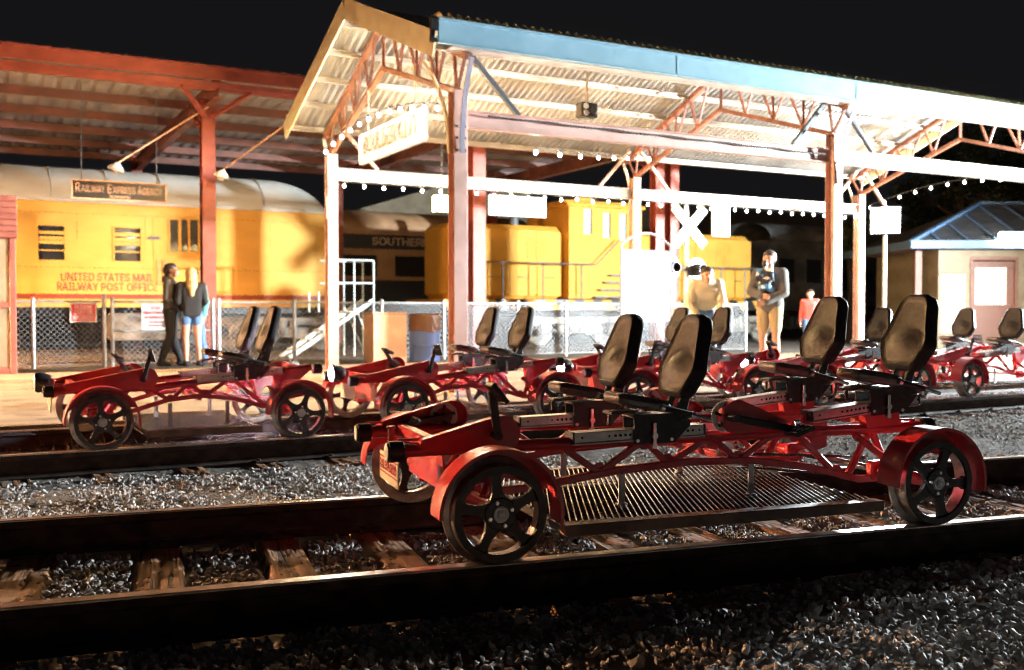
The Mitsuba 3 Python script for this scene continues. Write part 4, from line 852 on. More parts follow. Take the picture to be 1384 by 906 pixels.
# ---------------------------------------------------------------- dark cars and roofs further back
for (pxa, pxb, t, ztop, zsill, lab) in ((1040, 1130, 16.5, 3.5, 1.0, 'dark coach just right of the yellow locomotive'), (1125, 1262, 24.5, 3.6, 1.0, 'dark coach far back left of the cream booth')):
    k = thing('dark_coach', lab, 'rail car'); a, b = at(pxa, 360, t)[0], at(pxb, 360, t)[0]
    part(k, 'side_wall', moved(boxb(a, b, t, t + 2.9, zsill, ztop), F2), 'coach_dark'); part(k, 'roof', moved(roof_mesh(a, b, ztop + .004, .7, 1.5, t + 1.45, False), F2), 'coach_dark', smooth=50)
    nw = max(2, int((b - a) / 1.5))
    for i in range(nw):
        w0 = a + .45 + i * (b - a - .6) / nw; wk = part(k, 'window', moved(boxb(w0, w0 + .72, t - .012, t - .004, 2.0, 2.85), F2), GLASS); part(wk, 'frame', moved(CAT([boxb(w0 - .05, w0 + .77, t - .03, t - .002, 1.94, 1.99), boxb(w0 - .05, w0 + .77, t - .03, t - .002, 2.86, 2.91)]), F2), 'coach_dark')
    part(k, 'sill', moved(boxb(a, b, t - .02, t - .004, zsill, zsill + .2), F2), DARKST)
    bogie(k, (a + b) / 2, t, m=DARKST)
mat('coach_dark', speck((.09, .09, .09), (.20, .19, .18), 2), .5)
# long pale roofed building at the back
bl = thing('long_building', 'long low pale building with a beige roof behind the locomotive', 'building')
t = 30.0; a, b = at(905, 300, t)[0], at(1300, 300, t)[0]; z0, z1 = at(1000, 322, t)[1], at(1000, 292, t)[1]
part(bl, 'wall', moved(boxb(a, b, t, t + 8, -.02, z0), F2), BOOTH); part(bl, 'roof', moved(ext(sg.Polygon([(t - .8, z0 + .004), (t + 4, z1 + .8), (t + 8.8, z0 + .004)]), b - a + 1, 'yz', a - .5), F2), BOOTH)
for i, s in enumerate(np.arange(a + 1, b - 2, 2.6)): part(bl, 'window', moved(boxb(s, s + 1.1, t - .02, t - .004, 1.2, 2.4), F2), GLASS)
bl = thing('gabled_building', 'beige gabled building behind the brown coach', 'building')
t = 31.0; a, b = at(462, 280, t)[0], at(640, 280, t)[0]; z0, z1 = at(480, 285, t)[1], at(600, 258, t)[1]
part(bl, 'wall', moved(boxb(a, b, t, t + 6, -.02, z0 - .3), F2), BOOTH); part(bl, 'gable', moved(ext(sg.Polygon([(a - .4, z0 - .29), (b - 1.5, z1 + .25), (b + 3, z1 + .25), (b + 3, z0 - .29)]), 6, 'xz', t - .1), F2), BOOTH)
# ---------------------------------------------------------------- chain-link fence along the yard
tF = 8.6
fs0, fs1 = at(-40, 440, tF)[0], at(1012, 440, tF)[0]
def mesh_panel(s0, s1, t, z0, z1, cell=.098, r=.0027):
    ms = []; H = z1 - z0
    for sgn in (1, -1):
        for k in np.arange(s0 - H, s1 + H, cell):
            a, b = (k, z0), (k + sgn * H, z1); lo, hi = sorted((a[0], b[0]))
            if hi < s0 or lo > s1: continue
            def clip(x): return z0 + (x - a[0]) / (b[0] - a[0]) * H
            xa, xb = max(lo, s0), min(hi, s1)
            if xb - xa < .02: continue
            ms.append(bar(W(xa, t + sgn * .002, clip(xa)), W(xb, t + sgn * .002, clip(xb)), r * 2))
    return CAT(ms)
posts = [at(px, 450, tF)[0] for px in (-40, 45, 141, 152, 288, 296, 398, 516, 600, 700, 765, 840, 908, 1008)]
fe = thing('chain_link_fence', 'galvanised chain-link fence before the parked trains', 'fence')
for i, (a, b) in enumerate(zip(posts[:-1], posts[1:])):
    if i == 2 or i == 4: continue
    p = part(fe, 'wire_mesh', mesh_panel(a, b, tF, .03, 1.13), 'fence_wire', kind='stuff')
    part(fe, 'top_rail', rod(W(a, tF, 1.14), W(b, tF, 1.14), .020, 8), GALV); part(fe, 'bottom_rail', rod(W(a, tF, .05), W(b, tF, .05), .008, 6), GALV)
    if i == 3: part(fe, 'middle_rail', rod(W(a, tF, .62), W(b, tF, .62), .018, 8), GALV)
mat('fence_wire', (.36, .37, .38), .5, .4)
for i, s in enumerate(posts): part(fe, 'post', [rod(W(s, tF, -.02), W(s, tF, 1.18 if i not in (2,) else 1.24), .034, 10), ball(W(s, tF, 1.18 if i not in (2,) else 1.24), .04, 1)], GALV, smooth=40)
def flat_sign(name, px0, py0, px1, py1, t, lines, colors, label, edge=None):
    (s0, z1), (s1, _), (_, z0) = at(px0, py0, t), at(px1, (py0 + py1) / 2, t), at((px0 + px1) / 2, py1, t)
    k = thing(name, label, 'sign'); sc, zc = (s0 + s1) / 2, (z0 + z1) / 2
    part(k, 'board', moved(cham((sc, t, zc), (s1 - s0, .012, z1 - z0), .002), F2), edge or colors[0])
    if edge: part(k, 'face', moved(box((sc, t - .008, zc), (s1 - s0 - .05, .002, z1 - z0 - .05)), F2), colors[0])
    for (txt, fy, fh, fw) in lines:
        part(k, 'lettering', lettering(txt, fh * (z1 - z0), W(sc, t - .0095, z0 + fy * (z1 - z0)), U2, depth=.003, width=fw * (s1 - s0)), colors[1])
    return k
flat_sign('fence_sign', 94, 409, 131, 436, tF - .05, (('PLEASE', .76, .20, .62), ('STAY ON', .50, .20, .68), ('WALKWAY', .24, .20, .80)), (SIGNRED, WHITE), 'red sign on the fence asking walkers to stay on the walkway', edge=WHITE)
flat_sign('fence_sign', 191, 411, 229, 446, tF - .05, (('STOP', .84, .13, .34), ('PRIVATE PROPERTY', .66, .11, .86), ('NO TRESPASSING', .48, .10, .78), ('VIOLATORS WILL', .30, .06, .50), ('BE PROSECUTED', .17, .06, .50)), (WHITE, SIGNRED), 'white sign with red lettering on the gate beside the couple')
# name board hung in the canopy's gable end
ns = thing('name_board', 'white hanging name board under the left gable end of the canopy', 'sign')
ta, tb, sN = 3.95, .95, .02
q = lambda t, z: W(sN, t, z)
def at_s(px, py, s):      # height where the upright plane across the canopy at s shows px, py
    x, y = (px - 692) / FPX, (453 - py) / FPX
    d = V(x, math.cos(PITCH) + y * math.sin(PITCH), -math.sin(PITCH) + y * math.cos(PITCH)); C = V(0, 0, CAMH); k = (s - (C - A0) @ U2) / (d @ U2); g = C + k * d - A0
    return g @ P2, g[2]
(ta, za1), (_, za0), (tb, zb1), (_, zb0) = at_s(486, 183, sN), at_s(488, 224, sN), at_s(577, 143, sN), at_s(577, 190, sN)
zt_, zb_ = (za1 + zb1) / 2, (za0 + zb0) / 2; tc_ = (ta + tb) / 2; Lb = abs(ta - tb)
FN = frame(W(sN, tc_, (zt_ + zb_) / 2), -P2, U2)
rb = sg.box(-Lb / 2, -(zt_ - zb_) / 2, Lb / 2, (zt_ - zb_) / 2).buffer(-.08).buffer(.08, 6)
part(ns, 'board', moved(ext(rb, .04, 'xz', -.02), FN), WHITE)
part(ns, 'lettering', lettering('BOULDER CITY', .24, W(sN - .0215, tc_, (zt_ + zb_) / 2 + .05), -P2, depth=.006, width=Lb * .82), 'letter_ochre')
mat('letter_ochre', (.22, .15, .06), .6)
part(ns, 'hanger', [bar(W(sN, tc_ + d, zt_ - .01), W(sN, tc_ + d, 4.05), .02) for d in (-Lb * .35, Lb * .35)], TAN)
# blank boards hung under the rear beam, lit lantern, small plate on the column
def hung_board(px0, py0, px1, py1, t, m, label, ztop=3.05, name='hanging_board'):
    (s0, z1), (s1, _), (_, z0) = at(px0, py0, t), at(px1, (py0 + py1) / 2, t), at((px0 + px1) / 2, py1, t)
    k = thing(name, label, 'sign board'); part(k, 'board', moved(cham(((s0 + s1) / 2, t, (z0 + z1) / 2), (s1 - s0, .035, z1 - z0), .006), F2), m)
    part(k, 'strap', [bar(W(s, t, z1 - .02), W(s, t, max(ztop, z1 + .05)), .02, .008) for s in (s0 + .15 * (s1 - s0), s1 - .15 * (s1 - s0))], DARKST)
    part(k, 'bolt_head', [moved(rod((s, t - .024, z), (s, t - .0176, z), .02, 10), F2) for s in (s0 + .07, s1 - .07) for z in (z0 + .07, z1 - .07)], GALV); return k
hung_board(660, 263, 738, 293, TB + .30, WHITE, 'plain white board hung under the rear beam left of the locomotive cab')
hung_board(962, 278, 986, 320, TB - .25, WHITE, 'narrow upright white board right of the crossing sign')
scene['lantern_glass'] = {'type': 'diffuse', 'reflectance': {'type': 'rgb', 'value': [.8, .75, .6]}}
lt = thing('box_lantern', 'glowing square lantern left of the front canopy column', 'lantern'); s0, z0 = at(597, 276, 6.6); c = W(s0, 6.6, z0)
part(lt, 'diffuser', moved(cham((0, 0, 0), (.30, .22, .30), .02), frame(c, U2, P2)), 'lantern_glass', emitter={'type': 'area', 'radiance': {'type': 'rgb', 'value': [9.0, 6.6, 3.0]}, 'sampling_weight': 2.0})
part(lt, 'cap', [moved(cham((0, 0, .165), (.34, .26, .026), .006), frame(c, U2, P2)), moved(cham((0, 0, -.165), (.34, .26, .026), .006), frame(c, U2, P2)), bar(c + V(0, 0, .17), c + V(0, 0, 1.6), .03)], DARKST)
s0, z0 = at(448, 281, TB - .11); pl = single('column_plate', moved(CAT([cham((s0, TB - .10, z0), (.15, .02, .34), .004)]), F2), PLATE, 'small pale plate on the left rear canopy column', 'sign')
# whiteboard in an arched frame on the middle rear column
wt = TB - .55
(s0, z1), (s1, _), (_, z0) = at(840, 338, wt), at(907, 385, wt), at(872, 435, wt)
wbd = thing('whiteboard', 'large white board in an arched lilac frame before the middle column', 'notice board')
part(wbd, 'board', moved(boxb(s0 + .02, s1 - .02, wt, wt + .02, z0 + .02, z1 - .02), F2), WHITE)
am = [W(s0 + (s1 - s0) * u, wt + .01, z1 + .08 + .24 * math.sin(math.pi * u) ** .8) for u in np.linspace(0, 1, 20)]
part(wbd, 'frame', [rod(W(s0, wt + .01, z0 - .02), W(s0, wt + .01, z1 + .08), .022, 10), rod(W(s1, wt + .01, z0 - .02), W(s1, wt + .01, z1 + .08), .022, 10), path(am, .022, 10), rod(W(s0, wt + .01, z1), W(s1, wt + .01, z1), .016, 8), rod(W(s0, wt + .01, z0), W(s1, wt + .01, z0), .016, 8)], 'lilac')
part(wbd, 'leg', [rod(W(s0, wt + .01, .02), W(s0, wt + .01, z0 - .02), .014, 8), rod(W(s1, wt + .01, .02), W(s1, wt + .01, z0 - .02), .014, 8)], 'lilac')
for px, py, w_, h_ in ((877, 388, .05, .06), (858, 391, .10, .015), (857, 410, .14, .03)):
    a = at(px, py, wt); part(wbd, 'marker_note', moved(ext(sg.Point(a[0], a[1]).buffer(w_ / 2, 6).intersection(sg.box(a[0] - w_, a[1] - h_ / 2, a[0] + w_, a[1] + h_ / 2)), .001, 'xz', wt - .003), F2), 'pale_cyan')
mat('pale_cyan', (.45, .68, .72), .5)
# crossing signal
xt = TB + 1.2
s, z = at(931, 306, xt); cx = thing('crossing_signal', 'railway crossing signal with white crossed boards and two dark round lights', 'crossing signal')
sm = at(921, 400, xt)[0]
part(cx, 'mast', [rod(W(s - .03, xt + .05, .02), W(s - .03, xt + .05, z + .5), .05, 12), moved(cham((s - .03, xt + .05, .10), (.34, .34, .16), .03), F2)], WHITE, smooth=30)
for ang, dy in ((45, 0), (-45, -.022)): part(cx, 'crossed_board', moved(moved(cham((0, 0, 0), (1.12, .02, .215), .004), rot(math.radians(ang), (0, 1, 0))), frame(W(s, xt - .02 + dy, z), U2, P2)), WHITE)
for px, py in ((904, 362), (940, 365)):
    a = at(px, py, xt); lk = part(cx, 'signal_light', moved(lathe([(0, .03), (.24, .03), (.25, .02), (.25, .0), (.12, .0), (.10, -.22), (.108, -.22), (.125, -.01)], n=28), frame(W(a[0], xt - .05, a[1]), U2, P2)), SIGNBLACK, smooth=30); part(lk, 'lens', moved(lathe([(0, -.03), (.06, -.02), (.10, .0)], n=20), frame(W(a[0], xt - .05, a[1]), U2, P2)), 'lens_red', smooth=True)
part(cx, 'cross_arm', rod(W(at(904, 362, xt)[0], xt, at(904, 362, xt)[1]), W(at(940, 365, xt)[0], xt, at(940, 365, xt)[1]), .03, 10), SIGNBLACK)
mat('lens_red', (.25, .02, .02), .15)
bx = at(921, 420, xt - .3); single('relay_cabinet', moved(CAT([cham((bx[0], xt - .3, .72), (.34, .26, .62), .02), boxb(bx[0] - .05, bx[0] + .05, xt - .35, xt - .25, .015, .405)]), F2), WHITE, 'small white cabinet at the foot of the crossing signal', 'cabinet')
# blue drum, plywood box, metal stair
td = 7.4
s, z = at(574, 486, td); dr_ = thing('oil_drum', 'blue steel drum used as a bin with a brown bag over its rim', 'drum')
part(dr_, 'body', moved(lathe([(0, 0), (.28, 0), (.29, .02), (.29, .28), (.30, .29), (.30, .31), (.29, .32), (.29, .58), (.30, .59), (.30, .61), (.29, .62), (.29, .86), (.30, .87), (.28, .88), (.28, .80), (0, .78)], 'z', 36), frame(W(s, td, .015), U2, P2)), DRUM, smooth=30)
bg = lathe([(.303, .58), (.308, .70), (.305, .84), (.312, .89), (.27, .91), (.26, .80)], 'z', 60); v = bg.vertices; v[:, 2] += .03 * (meshkit.noise(v * 9 + 4) - .5) + np.where(v[:, 2] < .64, .06 * (meshkit.noise(np.stack([np.arctan2(v[:, 1], v[:, 0]) * 4, v[:, 0] * 0, v[:, 0] * 0], 1)) - .5), 0)
part(dr_, 'bin_bag', moved(bg, frame(W(s, td, .015), U2, P2)), BAG, smooth=True)
s0, s1 = at(498, 460, td)[0], at(543, 460, td)[0]; zt2 = at(520, 424, td)[1]
pbx = thing('plywood_box', 'tall orange plywood box left of the blue drum', 'box')
part(pbx, 'body', moved(cham(((s0 + s1) / 2, td, zt2 / 2), (s1 - s0, .5, zt2 - .02), .012), F2), PLY); part(pbx, 'lid', moved(cham(((s0 + s1) / 2, td, zt2 + .012), (s1 - s0 + .03, .53, .03), .006), F2), PLY)
stt = 10.6; sa_, sb_ = at(470, 420, stt)[0], at(505, 420, stt)[0]
st = thing('metal_stair', 'pale blue metal access stair behind the fence', 'stair'); zt3 = at(490, 352, stt)[1]
fr_ = []
for t in (stt, stt + .7): fr_ += [rod(W(sb_, t, -.02), W(sb_, t, zt3), .022, 8), rod(W(sb_ - .45, t, -.02), W(sb_ - .45, t, zt3), .022, 8), rod(W(sb_, t, zt3), W(sb_ - 1.0, t, zt3), .020, 8), rod(W(sb_ - 1.25, t, .95), W(sb_ - 1.25, t, zt3 - .7), .018, 8), rod(W(sb_, t, zt3 - .5), W(sb_ - 1.0, t, zt3 - .5), .018, 8), bar(W(sb_, t, 1.22), W(sb_ - 1.9, t, -.02), .05, .09), rod(W(sb_, t, .1), W(sb_ - .45, t, 1.1), .016, 8)]
part(st, 'frame', fr_, 'stair_paint', smooth=30)
for i in range(6): part(st, 'tread', moved(cham((sb_ - .15 - i * .3, stt + .35, 1.16 - i * .2), (.24, .66, .03), .004), F2), 'stair_paint')
mat('stair_paint', (.55, .66, .68), .45)
# red kiosk at the left edge
kk = thing('kiosk', 'red framed kiosk with cream panels at the left edge', 'kiosk')
KT = 6.75; kr = at(22, 400, KT)[0]; kt, km = at(14, 264, KT)[1], at(14, 322, KT)[1]; KY = KT
def kbw(x0, x1, y0, y1, z0, z1, ch=.01): return cham(((x0 + x1) / 2, (y0 + y1) / 2, (z0 + z1) / 2), (x1 - x0, y1 - y0, z1 - z0), ch)
def kb(*a): return moved(kbw(*a), F2)
kw = .09
for x in (kr - kw, kr - 1.15, kr - 2.3): part(kk, 'post', kb(x, x + kw, KY, KY + kw, .015, km), 'kiosk_red')
for z in (.02, 1.02): part(kk, 'rail', kb(kr - 2.2, kr - kw - .003, KY + .01, KY + .08, z, z + .09), 'kiosk_red')
for x in (kr - 1.06, kr - 2.2):
    for z0, z1 in ((.113, 1.017), (1.113, km - .01)): part(kk, 'panel', kb(x + .005, x + .965, KY + .03, KY + .06, z0, z1), BOOTH)
part(kk, 'side_wall', kb(kr - .06, kr - .01, KY + kw + .003, KY + 1.8, .015, km), 'kiosk_red')
for i in range(7):
    z = km + (kt - km) * i / 7; part(kk, 'roof_band', kb(kr - 2.4, kr + .02, KY - .12 + i * .02, KY + 1.9, z, z + (kt - km) / 7 + .0 - .004, .008), 'kiosk_red')
mat('kiosk_red', speck((.24, .075, .055), (.32, .11, .08), 7), .6)
# ---------------------------------------------------------------- cream booth at the right
scene['pale_pane'] = {'type': 'twosided', 'nested': {'type': 'principled', 'base_color': {'type': 'rgb', 'value': [.74, .72, .64]}, 'roughness': .2, 'specular': .7}}
LIT = {'emitter': {'type': 'area', 'radiance': {'type': 'rgb', 'value': [.75, .68, .50]}, 'sampling_weight': .3}}
BY = 26.5; kb = kbw
bt = thing('ticket_booth', 'cream ticket booth with a dark hip roof ribbed in blue', 'booth')
bx0, bx1 = at_y(1268, 400, BY)[0], 18.0; ze = at_y(1300, 330, BY)[2]
dx0, dx1 = at_y(1313, 400, BY)[0], at_y(1373, 400, BY)[0]; dz1 = at_y(1340, 352, BY)[2]
wl = [(at_y(1273, 400, BY)[0], at_y(1306, 400, BY)[0], at_y(1290, 405, BY)[2], at_y(1290, 371, BY)[2]), (at_y(1273, 400, BY)[0], at_y(1306, 400, BY)[0], at_y(1290, 450, BY)[2], at_y(1290, 408, BY)[2])]
pw = sg.box(bx0, -.02, bx1, ze - .1)
pw = pw.difference(sg.box(dx0, -.02, dx1, dz1))
for w in wl: pw = pw.difference(sg.box(w[0], w[2], w[1], w[3]))
part(bt, 'front_wall', ext(pw, .12, 'xz', BY), BOOTH); part(bt, 'side_wall', kb(bx0, bx0 + .12, BY + .123, BY + 4.5, -.02, ze - .1), BOOTH)
part(bt, 'corner_post', kb(at_y(1243, 400, BY)[0], at_y(1243, 400, BY)[0] + .18, BY + .3, BY + .48, -.02, ze - .1), DOORP)
dk = part(bt, 'door', [kb(dx0 + .04, dx1 - .04, BY + .04, BY + .08, -.02, at_y(1340, 412, BY)[2], .006), kb(dx0 + .04, dx1 - .04, BY + .04, BY + .08, at_y(1340, 362, BY)[2], dz1 - .03, .006), kb(dx0 + .04, at_y(1319, 400, BY)[0], BY + .04, BY + .08, at_y(1340, 412, BY)[2] + .002, at_y(1340, 362, BY)[2] - .002, .006), kb(at_y(1361, 400, BY)[0], dx1 - .04, BY + .04, BY + .08, at_y(1340, 412, BY)[2] + .002, at_y(1340, 362, BY)[2] - .002, .006)], DOORP)
part(dk, 'pane', kb(at_y(1319, 400, BY)[0], at_y(1361, 400, BY)[0], BY + .055, BY + .065, at_y(1340, 412, BY)[2], at_y(1340, 362, BY)[2], .001), 'pale_pane', **LIT); part(dk, 'frame', [kb(dx0 - .05, dx0 + .035, BY - .03, BY + .1, -.02, dz1), kb(dx1 - .035, dx1 + .05, BY - .03, BY + .1, -.02, dz1), kb(dx0 - .05, dx1 + .05, BY - .03, BY + .1, dz1 + .003, dz1 + .09)], DOORP)
part(dk, 'notice', kb(at_y(1332, 400, BY)[0], at_y(1350, 400, BY)[0], BY + .045, BY + .052, at_y(1340, 404, BY)[2], at_y(1340, 386, BY)[2], .001), WHITE)
for w in wl:
    k = part(bt, 'window', kb(w[0] - .0, w[1] + .0, BY + .05, BY + .06, w[2], w[3], .001), 'pale_pane', **LIT); part(k, 'frame', [kb(w[0] - .05, w[1] + .05, BY - .02, BY + .02, w[3], w[3] + .05), kb(w[0] - .05, w[1] + .05, BY - .02, BY + .02, w[2] - .05, w[2])], BOOTH)
rx0, rx1 = at_y(1237, 330, BY - .6)[0] - .1, 19.0; ry0, ry1 = BY - .6, BY + 5.1; zr = at_y(1384, 279, BY + 1.8)[2]
rdg = rx0 + 3.1
v = [(rx0, ry0, ze), (rx1, ry0, ze), (rx1, ry1, ze), (rx0, ry1, ze), (rdg, (ry0 + ry1) / 2, zr + .1), (rx1, (ry0 + ry1) / 2, zr + .1)]
rk = part(bt, 'roof', trimesh.Trimesh(v, [(0, 1, 5), (0, 5, 4), (3, 0, 4), (2, 3, 4), (2, 4, 5), (0, 2, 1), (0, 3, 2)], process=False), ROOFDK)
part(bt, 'fascia', [kb(rx0 - .02, rx1, ry0 - .03, ry0 - .002, ze - .16, ze + .06), kb(rx0 - .03, rx0 - .002, ry0, ry1, ze - .16, ze + .06)], ROOFBLUE); part(bt, 'soffit', kb(rx0, rx1, ry0 + .0, BY + 4.4, ze - .12, ze - .10, .004), DOORP)
vr = [V(*q) for q in v]
for x in np.arange(rx0 + .75, rx1 - .3, .75):
    u = min(1.0, (x - rx0) / (rdg - rx0)); tp = V(x, ry0 + (vr[4][1] - ry0) * u, ze + (vr[4][2] - ze) * u)
    part(rk, 'roof_rib', bar(V(x, ry0, ze + .02), tp + V(0, 0, .02), .045, .06), ROOFBLUE)
part(rk, 'hip_cap', bar(vr[0] + V(0, 0, .03), vr[4] + V(0, 0, .04), .12, .08), ROOFBLUE); part(rk, 'ridge_cap', bar(vr[4] + V(0, 0, .04), vr[5] + V(0, 0, .04), .14, .08), ROOFBLUE)
tl = thing('tube_lamp', 'white oblong lamp on the booth roof edge', 'lamp'); c = at_y(1374, 320, BY - .75)
part(tl, 'diffuser', moved(lathe([(0, -.45), (.08, -.44), (.12, -.40), (.12, .40), (.08, .44), (0, .45)], 'x', 20), trimesh.transformations.translation_matrix(c)), 'lantern_glass', smooth=40, emitter={'type': 'area', 'radiance': {'type': 'rgb', 'value': [60, 56, 48]}, 'sampling_weight': 2.0})
part(tl, 'bracket', kb(c[0] - .3, c[0] + .3, BY - .66, BY - .634, c[2] - .05, c[2] + .05), GALV)
# ---------------------------------------------------------------- trees in the dark
def tree(px, py0, py1, Y, wpx, label, seed, nleaf=5000):
    r = np.random.default_rng(seed); c = at_y(px, py0, Y); top = at_y(px, py1, Y)[2]; rad = wpx * Y / FPX / 2; zc, hh = (c[2] + top) / 2, (top - c[2]) / 2
    k = thing('tree', label, 'tree'); x, y = c[0], Y
    tr = [path([(x, y, -.3), (x + .05, y, zc * .5), (x - .05, y + .05, zc)], [.2, .15, .09], 8)]
    cl = []
    for i in range(26):
        d = r.normal(size=3); d /= np.linalg.norm(d); q = V(x, y, zc) + d * (rad, rad, hh) * r.uniform(.35, .95); cl.append((q, rad * r.uniform(.16, .34)))
        if i % 3 == 0: tr.append(path([(x, y, zc * .7), ((x + q[0]) / 2, (y + q[1]) / 2, (zc * .7 + q[2]) / 2 + .2), q], [.07, .045, .02], 6))
    part(k, 'trunk', tr, BARK, smooth=True)
    n = nleaf; ci = r.integers(0, len(cl), n); cc = np.array([c_[0] for c_ in cl])[ci]; rr = np.array([c_[1] for c_ in cl])[ci]; p = cc + r.normal(size=(n, 3)) * rr[:, None] * .55
    a = r.normal(size=(n, 3)); a /= np.linalg.norm(a, axis=1, keepdims=True); b = np.cross(a, r.normal(size=(n, 3))); b /= np.linalg.norm(b, axis=1, keepdims=True); s = r.uniform(.05, .12, (n, 1))
    vv = np.stack([p - a * s, p + b * s * .5, p + a * s, p - b * s * .5], 1).reshape(-1, 3); i4 = np.arange(n)[:, None] * 4
    part(k, 'crown', trimesh.Trimesh(vv, np.vstack([i4 + (0, 1, 2), i4 + (0, 2, 3)]), process=False), LEAF, kind='stuff')
tree(1300, 300, 165, 38, 190, 'dark tree behind the booth roof and the right end of the canopy', 3, 9000)
tree(1400, 300, 175, 40, 170, 'dark tree at the right edge behind the booth', 4, 7000)
tree(1150, 345, 296, 33, 46, 'small leafy tree lit beside the floodlight', 5, 2500)
tree(1258, 330, 272, 42, 90, 'dark bushy tree between the floodlight and the booth', 6, 4000)
# ---------------------------------------------------------------- people (1.75 m figures built round a skeleton: x to the person's left, y forwards)
JO = dict(pel=(0, 0, .95), wai=(0, .0, 1.09), che=(0, .0, 1.30), nec=(0, .0, 1.47), hed=(0, .02, 1.62),
          shl=(.185, 0, 1.42), ell=(.235, -.03, 1.14), wrl=(.24, .06, .89), shr=(-.185, 0, 1.42), elr=(-.235, -.03, 1.14), wrr=(-.24, .06, .89),
          hil=(.09, 0, .93), knl=(.10, .02, .50), anl=(.10, -.02, .09), hir=(-.09, 0, .93), knr=(-.10, .02, .50), anr=(-.10, -.02, .09))
def ms(c, r): return m3.Manifold.sphere(r, 20).translate([float(x) for x in c])
def hull(*a): return m3.Manifold.batch_hull([ms(c, r) for c, r in a])
def tm(m, edge=.022, it=8):
    m = m.refine_to_length(edge).to_mesh(); t = trimesh.Trimesh(np.array(m.vert_properties[:, :3]), np.array(m.tri_verts), process=True); trimesh.smoothing.filter_taubin(t, iterations=it); return t
def union(l):
    return m3.Manifold.batch_boolean(l, m3.OpType.Add)
def limbs(J, side, g=0.0):
    q = lambda k: V(*J[k + side])
    return [hull((q('sh'), .055 + g), (q('el'), .042 + g)), hull((q('el'), .042 + g), (q('wr'), .030 + g))]
def legs(J, side, g=0.0, to='an', fr=.75):
    q = lambda k: V(*J[k + side])
    if to == 'kn': return [hull((q('hi'), .092 + g), (q('hi') * (1 - fr) + q('kn') * fr, .066 + g))]
    return [hull((q('hi'), .090 + g), (q('kn'), .056 + g)), hull((q('kn'), .056 + g), (q('kn') * .6 + q('an') * .4 + V(0, -.015, 0), .055 + g), (q('an'), .036 + g))]
def torso(J, g=0.0):
    q = lambda k: V(*J[k])
    c = q('che'); w = q('wai'); p = q('pel')
    return [hull((c + (.10, .01, .04), .10 + g), (c + (-.10, .01, .04), .10 + g), (w + (.075, 0, 0), .088 + g), (w + (-.075, 0, 0), .088 + g)), hull((w + (.075, 0, 0), .088 + g), (w + (-.075, 0, 0), .088 + g), (p + (.08, -.01, -.02), .092 + g), (p + (-.08, -.01, -.02), .092 + g)),
            hull((q('shl'), .06 + g), (c + (.06, 0, .03), .09 + g)), hull((q('shr'), .06 + g), (c + (-.06, 0, .03), .09 + g)), hull((q('shl'), .05 + g), (q('shr'), .05 + g), (q('nec') - (0, 0, .03), .055 + g))]
def hand(J, side):
    w, e = V(*J['wr' + side]), V(*J['el' + side]); d = unit(w - e); s = 1 if side == 'l' else -1
    x = unit(np.cross(d, V(s, .2, .1))); n = np.cross(d, x); out = [hull((w, .026), (w + d * .07 + x * .026, .017), (w + d * .07 - x * .026, .017))]
    for k, (o, L) in enumerate(((.030, .062), (.011, .072), (-.010, .068), (-.029, .054))):
        a = w + d * .08 + x * o; b = a + d * L * .55 + n * .008; out += [hull((a, .0105), (b, .0095)), hull((b, .0095), (b + d * L * .45 + n * .016, .008))]
    a = w + d * .02 + x * .028; out += [hull((a, .013), (a + d * .035 + x * .026, .011)), hull((a + d * .035 + x * .026, .011), (a + d * .062 + x * .030, .009))]
    return out
